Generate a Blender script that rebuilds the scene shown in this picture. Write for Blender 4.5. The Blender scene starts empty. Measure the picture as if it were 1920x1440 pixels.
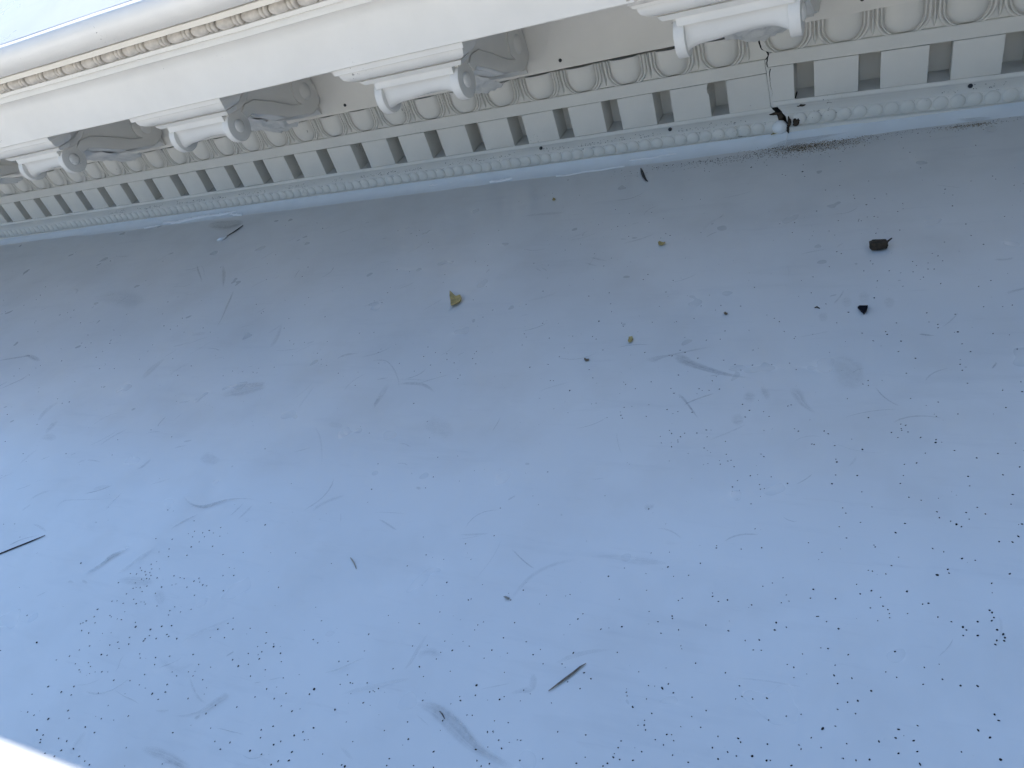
import bpy, bmesh, math, random
from mathutils import Vector, Matrix, noise

random.seed(11)
scene = bpy.context.scene
COL = scene.collection
P = 0.12                      # one dentil pitch in metres; all shapes below are measured in pitches
OX, OZ = 20.0, 1.1            # x = 20 becomes the world origin, the membrane floor becomes z = 0

def W(x, y, z):
    return Vector(((x - OX) * P, y * P, (z + OZ) * P))

# ------------------------------------------------------------------ camera
cam_data = bpy.data.cameras.new('camera')
cam = bpy.data.objects.new('camera', cam_data)
COL.objects.link(cam)
right, down, fwd = ((0.889642, 0.357794, -0.283763), (0.01098, -0.637968, -0.769984), (-0.456528, 0.681894, -0.571492))
m = Matrix((( right[0], -down[0], -fwd[0]),
            ( right[1], -down[1], -fwd[1]),
            ( right[2], -down[2], -fwd[2]))).to_4x4()
m.translation = W(*(24.0149, -13.6356, 4.4363))
cam.matrix_world = m
cam_data.sensor_width = 36.0
cam_data.lens = 36.0 * 1400.0 / 1920.0
cam_data.clip_start = 0.01
cam_data.clip_end = 2000.0
scene.camera = cam

# ------------------------------------------------------------------ sky, sun, exposure
SUN_AZ = math.radians(-22.0)          # from behind the building, a little from the left
SUN_EL = math.atan(0.5985 * math.cos(SUN_AZ))
world = bpy.data.worlds.new('World')
scene.world = world
world.use_nodes = True
wn = world.node_tree.nodes
wl = world.node_tree.links
wn.clear()
sky = wn.new('ShaderNodeTexSky')
sky.sky_type = 'NISHITA'
sky.sun_disc = False
sky.sun_elevation = SUN_EL
sky.sun_rotation = SUN_AZ
sky.altitude = 100.0
sky.air_density = 1.0
sky.dust_density = 0.25
sky.ozone_density = 1.8
bg = wn.new('ShaderNodeBackground')
bg.inputs['Strength'].default_value = 0.051
wo = wn.new('ShaderNodeOutputWorld')
wl.new(sky.outputs[0], bg.inputs['Color'])
wl.new(bg.outputs[0], wo.inputs['Surface'])

sun_data = bpy.data.lights.new('sun', 'SUN')
sun_data.energy = 5.0
sun_data.angle = math.radians(0.55)
sun_data.color = (1.0, 0.92, 0.81)
sun = bpy.data.objects.new('sun', sun_data)
COL.objects.link(sun)
to_sun = Vector((math.sin(SUN_AZ) * math.cos(SUN_EL), math.cos(SUN_AZ) * math.cos(SUN_EL), math.sin(SUN_EL)))
sun.rotation_euler = to_sun.to_track_quat('Z', 'Y').to_euler()
sun.location = to_sun * 20

vs = scene.view_settings
vs.view_transform = 'Standard'
vs.look = 'None'
vs.exposure = 3.0
vs.gamma = 1.0
vs.use_curve_mapping = False
scene.cycles.use_adaptive_sampling = True
scene.cycles.adaptive_threshold = 0.02
scene.cycles.max_bounces = 6
scene.cycles.diffuse_bounces = 4
scene.cycles.glossy_bounces = 3
scene.cycles.transparent_max_bounces = 8
scene.cycles.caustics_reflective = False
scene.cycles.caustics_refractive = False

# ------------------------------------------------------------------ materials
def mat(name, base, rough=0.5, var=0.04, vscale=20.0, bump=0.0, bscale=80.0, spec=0.5, metal=0.0):
    mt = bpy.data.materials.new(name)
    mt.use_nodes = True
    nt = mt.node_tree
    b = nt.nodes['Principled BSDF']
    b.inputs['Roughness'].default_value = rough
    b.inputs['Metallic'].default_value = metal
    b.inputs['Specular IOR Level'].default_value = spec
    tc = nt.nodes.new('ShaderNodeTexCoord')
    nz = nt.nodes.new('ShaderNodeTexNoise')
    nz.inputs['Scale'].default_value = vscale
    nz.inputs['Detail'].default_value = 6.0
    nt.links.new(tc.outputs['Object'], nz.inputs['Vector'])
    rp = nt.nodes.new('ShaderNodeValToRGB')
    lo = [max(0.0, c * (1 - var)) for c in base]
    hi = [min(1.0, c * (1 + var)) for c in base]
    rp.color_ramp.elements[0].color = (*lo, 1)
    rp.color_ramp.elements[1].color = (*hi, 1)
    rp.color_ramp.elements[0].position = 0.3
    rp.color_ramp.elements[1].position = 0.7
    nt.links.new(nz.outputs['Fac'], rp.inputs['Fac'])
    nt.links.new(rp.outputs['Color'], b.inputs['Base Color'])
    if bump > 0:
        n2 = nt.nodes.new('ShaderNodeTexNoise')
        n2.inputs['Scale'].default_value = bscale
        n2.inputs['Detail'].default_value = 5.0
        nt.links.new(tc.outputs['Object'], n2.inputs['Vector'])
        bp = nt.nodes.new('ShaderNodeBump')
        bp.inputs['Strength'].default_value = bump
        bp.inputs['Distance'].default_value = 0.002
        nt.links.new(n2.outputs['Fac'], bp.inputs['Height'])
        nt.links.new(bp.outputs['Normal'], b.inputs['Normal'])
    return mt

def paint_material():
    # white exterior paint with faint brush grain, small dark flecks and pale mottling
    mt = mat('white_paint', (0.70, 0.68, 0.64), rough=0.42, var=0.03, vscale=14.0, bump=0.10, bscale=220.0)
    nt = mt.node_tree
    b = nt.nodes['Principled BSDF']
    base_link = b.inputs['Base Color'].links[0].from_socket
    geo = nt.nodes.new('ShaderNodeNewGeometry')
    vor = nt.nodes.new('ShaderNodeTexNoise')
    vor.inputs['Scale'].default_value = 230.0
    vor.inputs['Detail'].default_value = 2.0
    nt.links.new(geo.outputs['Position'], vor.inputs['Vector'])
    big = nt.nodes.new('ShaderNodeTexNoise')
    big.inputs['Scale'].default_value = 9.0
    nt.links.new(geo.outputs['Position'], big.inputs['Vector'])
    ad = nt.nodes.new('ShaderNodeMath'); ad.operation = 'MULTIPLY'
    nt.links.new(vor.outputs['Fac'], ad.inputs[0])
    nt.links.new(big.outputs['Fac'], ad.inputs[1])
    th = nt.nodes.new('ShaderNodeMapRange')
    th.inputs['From Min'].default_value = 0.462
    th.inputs['From Max'].default_value = 0.50
    nt.links.new(ad.outputs[0], th.inputs['Value'])
    mx = nt.nodes.new('ShaderNodeMix'); mx.data_type = 'RGBA'
    nt.links.new(th.outputs['Result'], mx.inputs['Factor'])
    nt.links.new(base_link, mx.inputs['A'])
    mx.inputs['B'].default_value = (0.30, 0.29, 0.27, 1)
    nt.links.new(mx.outputs['Result'], b.inputs['Base Color'])
    return mt

def membrane_material():
    # pale roofing membrane: soft mottling, wiped directional streaks and grime films
    mt = bpy.data.materials.new('roof_membrane')
    mt.use_nodes = True
    nt = mt.node_tree
    N, L = nt.nodes.new, nt.links.new
    b = nt.nodes['Principled BSDF']
    geo = N('ShaderNodeNewGeometry')
    def noise_at(scale, detail, stretch=(1, 1, 1), rot=0.0, rough=0.55):
        mp = N('ShaderNodeMapping')
        mp.inputs['Scale'].default_value = stretch
        mp.inputs['Rotation'].default_value = (0, 0, rot)
        L(geo.outputs['Position'], mp.inputs['Vector'])
        nz = N('ShaderNodeTexNoise')
        nz.inputs['Scale'].default_value = scale
        nz.inputs['Detail'].default_value = detail
        nz.inputs['Roughness'].default_value = rough
        L(mp.outputs['Vector'], nz.inputs['Vector'])
        return nz.outputs['Fac']
    def ranged(sock, a, c, lo=0.0, hi=1.0):
        r = N('ShaderNodeMapRange')
        r.inputs['From Min'].default_value = a
        r.inputs['From Max'].default_value = c
        r.inputs['To Min'].default_value = lo
        r.inputs['To Max'].default_value = hi
        L(sock, r.inputs['Value'])
        return r.outputs['Result']
    def mix(fac, A, B):
        x = N('ShaderNodeMix'); x.data_type = 'RGBA'
        L(fac, x.inputs['Factor'])
        if isinstance(A, tuple): x.inputs['A'].default_value = A
        else: L(A, x.inputs['A'])
        if isinstance(B, tuple): x.inputs['B'].default_value = B
        else: L(B, x.inputs['B'])
        return x.outputs['Result']
    c = mix(ranged(noise_at(2.2, 4), 0.35, 0.65), (0.565, 0.565, 0.558, 1), (0.615, 0.615, 0.605, 1))
    c = mix(ranged(noise_at(7.0, 4), 0.48, 0.74, 0.0, 0.35), c, (0.46, 0.45, 0.43, 1))          # grime film
    c = mix(ranged(noise_at(9.0, 4, (0.35, 2.6, 1), math.radians(24), 0.7), 0.56, 0.78, 0.0, 0.30), c, (0.40, 0.41, 0.42, 1))   # wiped streaks
    c = mix(ranged(noise_at(30.0, 4, (0.3, 2.2, 1), math.radians(-18), 0.75), 0.60, 0.80, 0.0, 0.28), c, (0.36, 0.36, 0.37, 1))  # fine scuffs
    c = mix(ranged(noise_at(420.0, 2), 0.70, 0.80, 0.0, 0.25), c, (0.25, 0.25, 0.26, 1))                                       # fine dust
    L(c, b.inputs['Base Color'])
    b.inputs['Specular IOR Level'].default_value = 1.0
    L(ranged(noise_at(12.0, 2), 0.3, 0.7, 0.27, 0.36), b.inputs['Roughness'])
    bp = N('ShaderNodeBump')
    bp.inputs['Strength'].default_value = 0.05
    bp.inputs['Distance'].default_value = 0.002
    L(noise_at(5.0, 2), bp.inputs['Height'])
    L(bp.outputs['Normal'], b.inputs['Normal'])
    return mt

def scuff_material(name, colour):
    # a thin film of rubbed-in dirt: its strength is stored on the mark's own vertices
    mt = bpy.data.materials.new(name)
    mt.use_nodes = True
    nt = mt.node_tree
    N, L = nt.nodes.new, nt.links.new
    b = nt.nodes['Principled BSDF']
    b.inputs['Base Color'].default_value = colour
    b.inputs['Roughness'].default_value = 0.6
    at = N('ShaderNodeAttribute'); at.attribute_name = 'film'
    geo = N('ShaderNodeNewGeometry')
    nz = N('ShaderNodeTexNoise')
    nz.inputs['Scale'].default_value = 160.0
    nz.inputs['Detail'].default_value = 4.0
    L(geo.outputs['Position'], nz.inputs['Vector'])
    r = N('ShaderNodeMapRange')
    r.inputs['From Min'].default_value = 0.25
    r.inputs['From Max'].default_value = 0.7
    r.inputs['To Min'].default_value = 0.45
    r.inputs['To Max'].default_value = 1.25
    L(nz.outputs['Fac'], r.inputs['Value'])
    mu = N('ShaderNodeMath'); mu.operation = 'MULTIPLY'; mu.use_clamp = True
    L(at.outputs['Fac'], mu.inputs[0]); L(r.outputs['Result'], mu.inputs[1])
    L(mu.outputs[0], b.inputs['Alpha'])
    return mt

def attr_colour_material(name, rough):
    mt = bpy.data.materials.new(name)
    mt.use_nodes = True
    nt = mt.node_tree
    b = nt.nodes['Principled BSDF']
    at = nt.nodes.new('ShaderNodeAttribute'); at.attribute_name = 'tone'
    nt.links.new(at.outputs['Color'], b.inputs['Base Color'])
    b.inputs['Roughness'].default_value = rough
    return mt

PAINT = paint_material()
MEMBRANE = membrane_material()
GRIME_SHADE = mat('grime_shade_paint', (0.50, 0.465, 0.42), rough=0.6, var=0.25, vscale=60.0, bump=0.3, bscale=200.0)  # dirty tan paint; on bead and reel it also paints in recess shade
SEALANT = mat('sealant', (0.78, 0.82, 0.86), rough=0.16, var=0.03, vscale=18.0, bump=0.08, bscale=40.0, spec=0.9)
CAULK = mat('caulk', (0.80, 0.81, 0.82), rough=0.35, var=0.03, vscale=30.0, bump=0.3, bscale=120.0)
SCUFF = scuff_material('scuff_grey', (0.27, 0.275, 0.28, 1))
STAIN = scuff_material('stain_brown', (0.30, 0.265, 0.19, 1))
DIRT = attr_colour_material('dirt', 0.85)
ROT = mat('rotten_wood', (0.045, 0.032, 0.022), rough=0.9, var=0.7, vscale=90.0, bump=0.9, bscale=160.0)
DARKVOID = mat('cavity', (0.012, 0.011, 0.010), rough=0.95, var=0.3)
STEEL = mat('screw_steel', (0.05, 0.055, 0.06), rough=0.35, var=0.3, vscale=200.0, metal=0.8)
LEAF = mat('dry_leaf', (0.36, 0.27, 0.10), rough=0.6, var=0.35, vscale=120.0, bump=0.6, bscale=180.0)
BARK = mat('bark', (0.15, 0.105, 0.065), rough=0.8, var=0.5, vscale=150.0, bump=0.6, bscale=200.0)
CLUMP = mat('brown_clump', (0.034, 0.023, 0.013), rough=0.85, var=0.75, vscale=130.0, bump=1.0, bscale=170.0)
CHIP = mat('black_chip', (0.008, 0.008, 0.012), rough=0.9, var=0.3, spec=0.1)
SLIVER = mat('brown_sliver', (0.15, 0.12, 0.09), rough=0.7, var=0.5, vscale=120.0)
TWIG = mat('twig', (0.035, 0.03, 0.03), rough=0.7, var=0.4, vscale=150.0)
BLADE = mat('dry_blade', (0.27, 0.245, 0.205), rough=0.6, var=0.4, vscale=90.0, bump=0.4)
WALLPAINT = mat('wall_paint', (0.74, 0.73, 0.70), rough=0.6, var=0.04, vscale=4.0)
GRASS = mat('ground_grass', (0.06, 0.085, 0.035), rough=0.9, var=0.4, vscale=0.6)

# ------------------------------------------------------------------ mesh helpers
def mesh_from(name, verts, faces, material, smooth=False):
    me = bpy.data.meshes.new(name)
    me.from_pydata([tuple(v) for v in verts], [], faces)
    me.materials.append(material)
    if smooth:
        me.polygons.foreach_set('use_smooth', [True] * len(me.polygons))
    me.update()
    return me

def link(name, me, parent=None, loc=(0, 0, 0), rot=(0, 0, 0), scale=(1, 1, 1)):
    o = bpy.data.objects.new(name, me)
    COL.objects.link(o)
    o.parent = parent
    o.location = loc
    o.rotation_euler = rot
    o.scale = scale
    return o

def tag(o, label, cat, group=None, kind=None):
    if label: o['label'] = label
    if cat: o['category'] = cat
    if group: o['group'] = group
    if kind: o['kind'] = kind
    return o

def recalc(me):
    bm = bmesh.new(); bm.from_mesh(me)
    bmesh.ops.recalc_face_normals(bm, faces=bm.faces)
    bm.to_mesh(me); bm.free()

def fine(profile, step):
    out = [profile[0]]
    for a, b in zip(profile[:-1], profile[1:]):
        n = max(1, int(math.ceil(math.dist(a, b) / step)))
        for i in range(1, n + 1):
            t = i / n
            out.append((a[0] + (b[0] - a[0]) * t, a[1] + (b[1] - a[1]) * t))
    return out

def arc(cy, cz, r, a0, a1, n):
    return [(cy + r * math.cos(math.radians(a0 + (a1 - a0) * i / n)),
             cz + r * math.sin(math.radians(a0 + (a1 - a0) * i / n))) for i in range(n + 1)]

def extrude(name, profile, x0, x1, material, end0=None, end1=None, xs=None, closed=False, smooth=False, wob=0.0, step=None, sharp=40):
    """profile is a list of (y, z) in pitches, swept along x; end0 / end1 give a ragged end as f(z)"""
    pf = fine(profile, step) if step else list(profile)
    if xs is None:
        k = max(1, int((x1 - x0) / 2.0))
        xs = [x0 + (x1 - x0) * i / k for i in range(k + 1)]
    V, F = [], []
    n = len(pf)
    for i, x in enumerate(xs):
        for (y, z) in pf:
            xx = x
            if i == 0 and end0: xx = end0(z)
            if i == len(xs) - 1 and end1: xx = end1(z)
            w = wob * noise.noise(Vector((x * 0.45, 3.1, z * 0.2))) if wob else 0.0
            V.append(Vector((xx * P, y * P, (z + w) * P)))
    for i in range(len(xs) - 1):
        for j in range(n if closed else n - 1):
            a, b = i * n + j, i * n + (j + 1) % n
            F.append((a, b, b + n, a + n))
    if closed:
        F.append(tuple(range(n)))
        F.append(tuple(reversed(range((len(xs) - 1) * n, len(xs) * n))))
    me = mesh_from(name, V, F, material)
    recalc(me)
    if smooth:
        me.polygons.foreach_set('use_smooth', [True] * len(me.polygons))
        me.set_sharp_from_angle(angle=math.radians(sharp))
    return me

def box_mesh(name, x0, x1, y0, y1, z0, z1, material, bevel=0.0, seg=2):
    bm = bmesh.new()
    vs_ = [bm.verts.new((x * P, y * P, z * P)) for x in (x0, x1) for y in (y0, y1) for z in (z0, z1)]
    for f in ((0, 1, 3, 2), (4, 6, 7, 5), (0, 4, 5, 1), (2, 3, 7, 6), (0, 2, 6, 4), (1, 5, 7, 3)):
        bm.faces.new([vs_[i] for i in f])
    bmesh.ops.recalc_face_normals(bm, faces=bm.faces)
    if bevel:
        bmesh.ops.bevel(bm, geom=list(bm.edges), offset=bevel * P, segments=seg, affect='EDGES', profile=0.6)
    me = bpy.data.meshes.new(name)
    bm.to_mesh(me); bm.free()
    me.materials.append(material)
    if bevel:
        me.polygons.foreach_set('use_smooth', [True] * len(me.polygons))
        me.set_sharp_from_angle(angle=math.radians(50))
    return me

def plate(name, outline, x0, x1, material, bevel=0.012):
    """closed outline of (y, z) made into a plate between x0 and x1 with softened edges"""
    bm = bmesh.new()
    A = [bm.verts.new((x0 * P, y * P, z * P)) for y, z in outline]
    B = [bm.verts.new((x1 * P, y * P, z * P)) for y, z in outline]
    n = len(A)
    fa = bm.faces.new(A); fb = bm.faces.new(list(reversed(B)))
    for i in range(n):
        bm.faces.new((A[i], B[i], B[(i + 1) % n], A[(i + 1) % n]))
    bmesh.ops.recalc_face_normals(bm, faces=bm.faces)
    if bevel:
        rim = [e for e in bm.edges if e.calc_face_angle(0) > 0.9 and (fa in e.link_faces or fb in e.link_faces)]
        bmesh.ops.bevel(bm, geom=rim, offset=bevel * P, segments=2, affect='EDGES', profile=0.6)
    bmesh.ops.triangulate(bm, faces=[f for f in bm.faces if len(f.verts) > 4])
    me = bpy.data.meshes.new(name)
    bm.to_mesh(me); bm.free()
    me.materials.append(material)
    me.polygons.foreach_set('use_smooth', [True] * len(me.polygons))
    me.set_sharp_from_angle(angle=math.radians(38))
    return me

def dome_mesh(name, axis, rad, height, material, rings=5, seg=16, squash=(1, 1)):
    """a shallow boss; axis 'x' bulges to +x, '-y' bulges towards the viewer's side of the wall"""
    V, F = [], []
    for i in range(rings + 1):
        a = math.pi / 2 * i / rings
        r, h = rad * math.cos(a), height * math.sin(a)
        if i == rings:
            V.append((h, 0, 0) if axis == 'x' else (0, -h, 0))
            break
        for k in range(seg):
            t = 2 * math.pi * k / seg
            u, v = r * math.cos(t) * squash[0], r * math.sin(t) * squash[1]
            V.append((h, u, v) if axis == 'x' else (u, -h, v))
    for i in range(rings - 1):
        for k in range(seg):
            F.append((i * seg + k, i * seg + (k + 1) % seg, (i + 1) * seg + (k + 1) % seg, (i + 1) * seg + k))
    top = len(V) - 1
    for k in range(seg):
        F.append(((rings - 1) * seg + k, (rings - 1) * seg + (k + 1) % seg, top))
    me = mesh_from(name, [Vector(v) * P for v in V], F, material)
    recalc(me)
    me.polygons.foreach_set('use_smooth', [True] * len(me.polygons))
    return me

def lump_mesh(name, rad, material, squash=(1, 1, 1), amp=0.35, freq=1.7, seed=0, sub=2, boxy=1.0):
    bm = bmesh.new()
    bmesh.ops.create_icosphere(bm, subdivisions=sub, radius=1.0)
    for v in bm.verts:
        d = 1 + amp * noise.noise(v.co * freq + Vector((seed * 7.3, seed * 1.9, 0)))
        q = Vector([math.copysign(abs(c) ** boxy, c) for c in v.co])
        v.co = Vector((q.x * squash[0], q.y * squash[1], q.z * squash[2])) * d * rad * P
    me = bpy.data.meshes.new(name)
    bm.to_mesh(me); bm.free()
    me.materials.append(material)
    me.polygons.foreach_set('use_smooth', [True] * len(me.polygons))
    return me

# ------------------------------------------------------------------ setting: ground, membrane floor, building behind
gm = mesh_from('ground', [(-600, -600, -4.5), (600, -600, -4.5), (600, 600, -4.5), (-600, 600, -4.5)], [(0, 1, 2, 3)], GRASS)
tag(link('ground', gm), None, None, kind='structure')

FX0, FX1, FY0, FY1 = -70.0, 40.0, -70.0, 0.6
bm = bmesh.new()
nx, ny = 80, 40
grid = []
for j in range(ny + 1):
    row = []
    for i in range(nx + 1):
        x = FX0 + (FX1 - FX0) * i / nx
        y = FY0 + (FY1 - FY0) * j / ny
        row.append(bm.verts.new(((x - OX) * P, y * P, 0.0)))
    grid.append(row)
for j in range(ny):
    for i in range(nx):
        bm.faces.new((grid[j][i], grid[j][i + 1], grid[j + 1][i + 1], grid[j + 1][i]))
me = bpy.data.meshes.new('terrace_floor'); bm.to_mesh(me); bm.free()
me.materials.append(MEMBRANE)
floor = link('terrace_floor', me)
tag(floor, None, None, kind='structure')
base = box_mesh('building_base', FX0 - OX, FX1 - OX, FY0 + 0.05, 14.0, -37.0, -0.15, WALLPAINT)
tag(link('lower_storey', base), 'pale rendered lower storey that carries the terrace floor', 'building')

# added tree-like belts, out of view, blocking low sky light in front and right
SHADE_BELT = mat('shade_belt_dark', (0.036, 0.042, 0.038), rough=0.8, var=0.5, vscale=6.0, bump=1.0, bscale=9.0)
V, F = [], []
def belt(path, height, half):
    # path: list of (x, y) in pitches; a lumpy crown-like mass along it
    nv = 22
    n0 = len(V)
    pts = fine(path, 4.0)
    for i, (px, py) in enumerate(pts):
        a = pts[max(0, i - 1)]; b = pts[min(len(pts) - 1, i + 1)]
        d = Vector((b[0] - a[0], b[1] - a[1])).normalized()
        nx_, ny_ = -d.y, d.x
        top = height * (1.0 + 0.16 * noise.noise(Vector((px * 0.03, py * 0.03, 1))) + 0.10 * noise.noise(Vector((px * 0.11, py * 0.11, 4))))
        for j in range(nv + 1):
            t = math.pi * j / nv
            o = half * math.cos(t)
            z = -37.0 + (top + 37.0) * (math.sin(t) ** 0.5 if 0 < j < nv else 0.0)
            x, y = px + nx_ * o, py + ny_ * o
            w = 2.6 * noise.noise(Vector((x * 0.14, y * 0.14, z * 0.14))) + 1.2 * noise.noise(Vector((x * 0.5, y * 0.5, z * 0.5)))
            V.append(((x + nx_ * w - OX) * P, (y + ny_ * w) * P, (z + 0.6 * w) * P))
    for i in range(len(pts) - 1):
        for j in range(nv):
            q = n0 + i * (nv + 1) + j
            F.append((q, q + 1, q + nv + 2, q + nv + 1))
belt([(-230, -75.0 - 22), (140, -75.0 - 22)], 40.0, 20.0)
belt([(88, -75.0), (88, 60)], 75.0, 20.0)
me = mesh_from('added_shade_belt', V, F, SHADE_BELT); recalc(me)
tag(link('added_shade_belt', me), 'added dark tree-like belt out of view, blocking low sky light', 'light blocker', kind='stuff')

# ------------------------------------------------------------------ the cornice
XL, XR = -10.0, 33.0                                  # extent of the ornament, in pitches
cornice = link('cornice', None, loc=W(OX, 0, -OZ))
tag(cornice, 'white classical cornice with scroll modillions and bead course along the top edge', 'cornice', kind='thing')
def C(name, me, parent=None, x=None, y=0.0, z=0.0, rot=(0, 0, 0)):
    """link under the cornice; x is absolute in pitches, shapes are local"""
    if x is None: x = OX if parent is None else 0.0
    if parent is None:
        return link(name, me, cornice, ((x - OX) * P, y * P, (z + OZ) * P), rot)
    return link(name, me, parent, (x * P, y * P, z * P), rot)

YB = -0.08
def board_bottom(x):
    # the board lifts off the egg course towards the middle of its length
    pts = ((-12, 0.728), (4, 0.727), (12, 0.726), (16.5, 0.728), (19.2, 0.752), (20.3, 0.760), (21.5, 0.735), (22.6, 0.716), (36, 0.714))
    for (a, u), (b, v) in zip(pts[:-1], pts[1:]):
        if a <= x <= b:
            return u + (v - u) * (x - a) / (b - a)
    return 0.72
V, F = [], []
xs = [XL - 30 + i * 0.5 for i in range(int((XR + 60 - XL) / 0.5) + 1)]
for x in xs:
    zb = board_bottom(x)
    for y, z in ((0.35, zb), (YB, zb), (YB, 2.36)):
        V.append(((x - OX) * P, y * P, z * P))
for i in range(len(xs) - 1):
    for j in range(2):
        a = i * 3 + j
        F.append((a, a + 3, a + 4, a + 1))
me = mesh_from('bed_board', V, F, PAINT); recalc(me)
bed_board = C('bed_board', me)

X0W, X1W = XL - 30, XR + 30
corona_pf = [(YB, 2.262), (-3.10, 2.262), (-3.13, 2.237), (-3.19, 2.237), (-3.205, 2.25), (-3.205, 2.30), (-3.205, 2.86)] + \
            [(-3.205 - 0.17 * (1 - math.cos(a * math.pi / 12)), 2.86 + 0.225 * math.sin(a * math.pi / 12)) for a in range(1, 7)] + \
            [(-3.40, 3.088), (-3.40, 3.180), (-3.395, 3.186), (-3.42, 3.19), (-3.445, 3.20), (-3.452, 3.262), (-3.40, 3.285)]
corona = C('corona', extrude('corona', corona_pf, X0W - OX, X1W - OX, PAINT, smooth=True, wob=0.012))
bead_pf = [(-3.40, 3.285), (-3.33, 3.31), (-3.33, 3.41), (-3.40, 3.449)]
astragal = C('astragal', extrude('astragal', bead_pf, X0W - OX, X1W - OX, GRIME_SHADE, wob=0.012))
crown_pf = [(-3.40, 3.449), (-3.64, 3.449), (-3.652, 3.455), (-3.652, 3.532), (-3.645, 3.538), (-3.60, 3.548)]
crown_pf += [(-3.66, 3.560)]
for i in range(17):
    t = math.radians(-100 + 128 * i / 16)          # a swelling ovolo, fullest a little below its top edge
    crown_pf.append((-3.76 - 0.43 * math.cos(t), 3.875 + 0.31 * math.sin(t)))
crown_pf += [(-4.125, 4.032), (-4.11, 4.040), (-4.00, 4.085)]
crown = C('crown_moulding', extrude('crown_moulding', crown_pf, X0W - OX, X1W - OX, PAINT, smooth=True, wob=0.012))
roof_pf = [(-4.02, 4.080), (14.0, 13.0), (14.2, 4.0), (14.2, -1.5)]
roof = C('roof_slope', extrude('roof_slope', roof_pf, X0W - OX, X1W - OX, MEMBRANE, wob=0.006))
# building body closing the volume behind the mouldings
body = C('rear_wall', box_mesh('rear_wall', X0W - OX, X1W - OX, 0.75, 14.1, -1.3, 3.8, WALLPAINT))

# bead and reel course
def lathe_x(name, pts, material, seg=16):
    V, F = [], []
    for x, r in pts:
        for k in range(seg):
            t = 2 * math.pi * k / seg
            V.append((x * P, r * math.cos(t) * P, r * math.sin(t) * P))
    for i in range(len(pts) - 1):
        for k in range(seg):
            F.append((i * seg + k, i * seg + (k + 1) % seg, (i + 1) * seg + (k + 1) % seg, (i + 1) * seg + k))
    F.append(tuple(range(seg))); F.append(tuple((len(pts) - 1) * seg + k for k in reversed(range(seg))))
    me = mesh_from(name, V, F, material); recalc(me)
    me.polygons.foreach_set('use_smooth', [True] * len(me.polygons))
    me.set_sharp_from_angle(angle=math.radians(60))
    return me
br_bead = lathe_x('bead', [(-0.185, 0.035), (-0.175, 0.062), (-0.14, 0.085), (-0.08, 0.100), (0, 0.105), (0.08, 0.100), (0.14, 0.085), (0.175, 0.062), (0.185, 0.035)], GRIME_SHADE)
br_reel = lathe_x('reel', [(-0.040, 0.045), (-0.034, 0.085), (-0.012, 0.098), (0.012, 0.098), (0.034, 0.085), (0.040, 0.045)], GRIME_SHADE)
k0 = int(math.floor((XL - 8.369) / 0.5745))
k1 = int(math.ceil((XR - 8.369) / 0.5745))
for k in range(k0, k1):
    xc = 8.369 + 0.5745 * k
    dz = 0.012 * noise.noise(Vector((xc * 0.45, 3.1, 0.67)))
    for s in (-1, 1):
        C('reel', br_reel, astragal, xc + s * 0.044 - OX, -3.405, 3.364 + dz, (random.uniform(-1, 1), 0, random.uniform(-0.05, 0.05)))
    C('bead', br_bead, astragal, xc + 0.5745 / 2 - OX, -3.405, 3.364 + dz, (random.uniform(-1, 1), 0, random.uniform(-0.03, 0.03)))

# ---- modillions
FSY, FSZ, FSR = -2.60, 1.555, 0.29
outline = [(YB - 0.016, 2.26), (-2.72, 2.26), (-2.70, 1.72)] + arc(FSY, FSZ, 0.10, 130, 350, 14) + \
          [(-2.22, 1.60), (-1.71, 1.395), (-1.29, 1.172)] + arc(-0.47, 1.45, 0.50, 232, 318, 12) + [(YB - 0.016, 1.06)]
me_body = plate('modillion', outline, -0.70, 0.70, PAINT, bevel=0.012)
ribbon = [(-2.40, 1.74)] + arc(FSY, FSZ, 0.262, 30, 8, 3) + [(-2.17, 1.617), (-1.70, 1.40), (-1.28, 1.18)] + arc(-0.47, 1.45, 0.49, 236, 322, 14) + \
         [(-0.09, 1.45)] + arc(-0.47, 1.45, 0.36, 0, 200, 14) + [(-0.72, 1.24), (-1.0, 1.33), (-1.5, 1.60), (-1.96, 1.815), (-2.25, 1.83)]
me_ribbon = plate('scroll_band', ribbon, 0.0, 0.028, PAINT, bevel=0.026)
neck = [(-2.70, 1.80), (-2.36, 1.80), (-2.16, 1.86), (-1.52, 2.255), (-1.72, 2.255), (-2.18, 1.99), (-2.40, 1.93), (-2.70, 1.93)]
me_neck = plate('neck_band', neck, 0.0, 0.022, PAINT, bevel=0.02)
foot = [(YB - 0.016, 1.10), (-0.30, 0.99), (-0.20, 0.93), (-0.12, 0.80), (YB - 0.016, 0.79)]
me_foot = plate('foot', foot, -0.68, 0.72, PAINT, bevel=0.01)
side_out = [(YB - 0.016, 2.255), (-2.70, 2.255), (-2.745, 1.80)] + arc(FSY, FSZ, FSR, 122, 368, 30) + \
           [(-2.20, 1.640), (-2.10, 1.580), (-1.70, 1.395), (-1.28, 1.172)] + arc(-0.47, 1.45, 0.50, 232, 318, 16) + [(YB - 0.016, 1.06)]
me_rim = plate('side_scroll', side_out, 0.0, 0.150, PAINT, bevel=0.014)
me_eye = dome_mesh('scroll_eye', 'x', 0.125, 0.058, PAINT)
me_big_eye = dome_mesh('scroll_eye', 'x', 0.205, 0.095, PAINT, seg=22)
V, F = [], []
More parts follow.
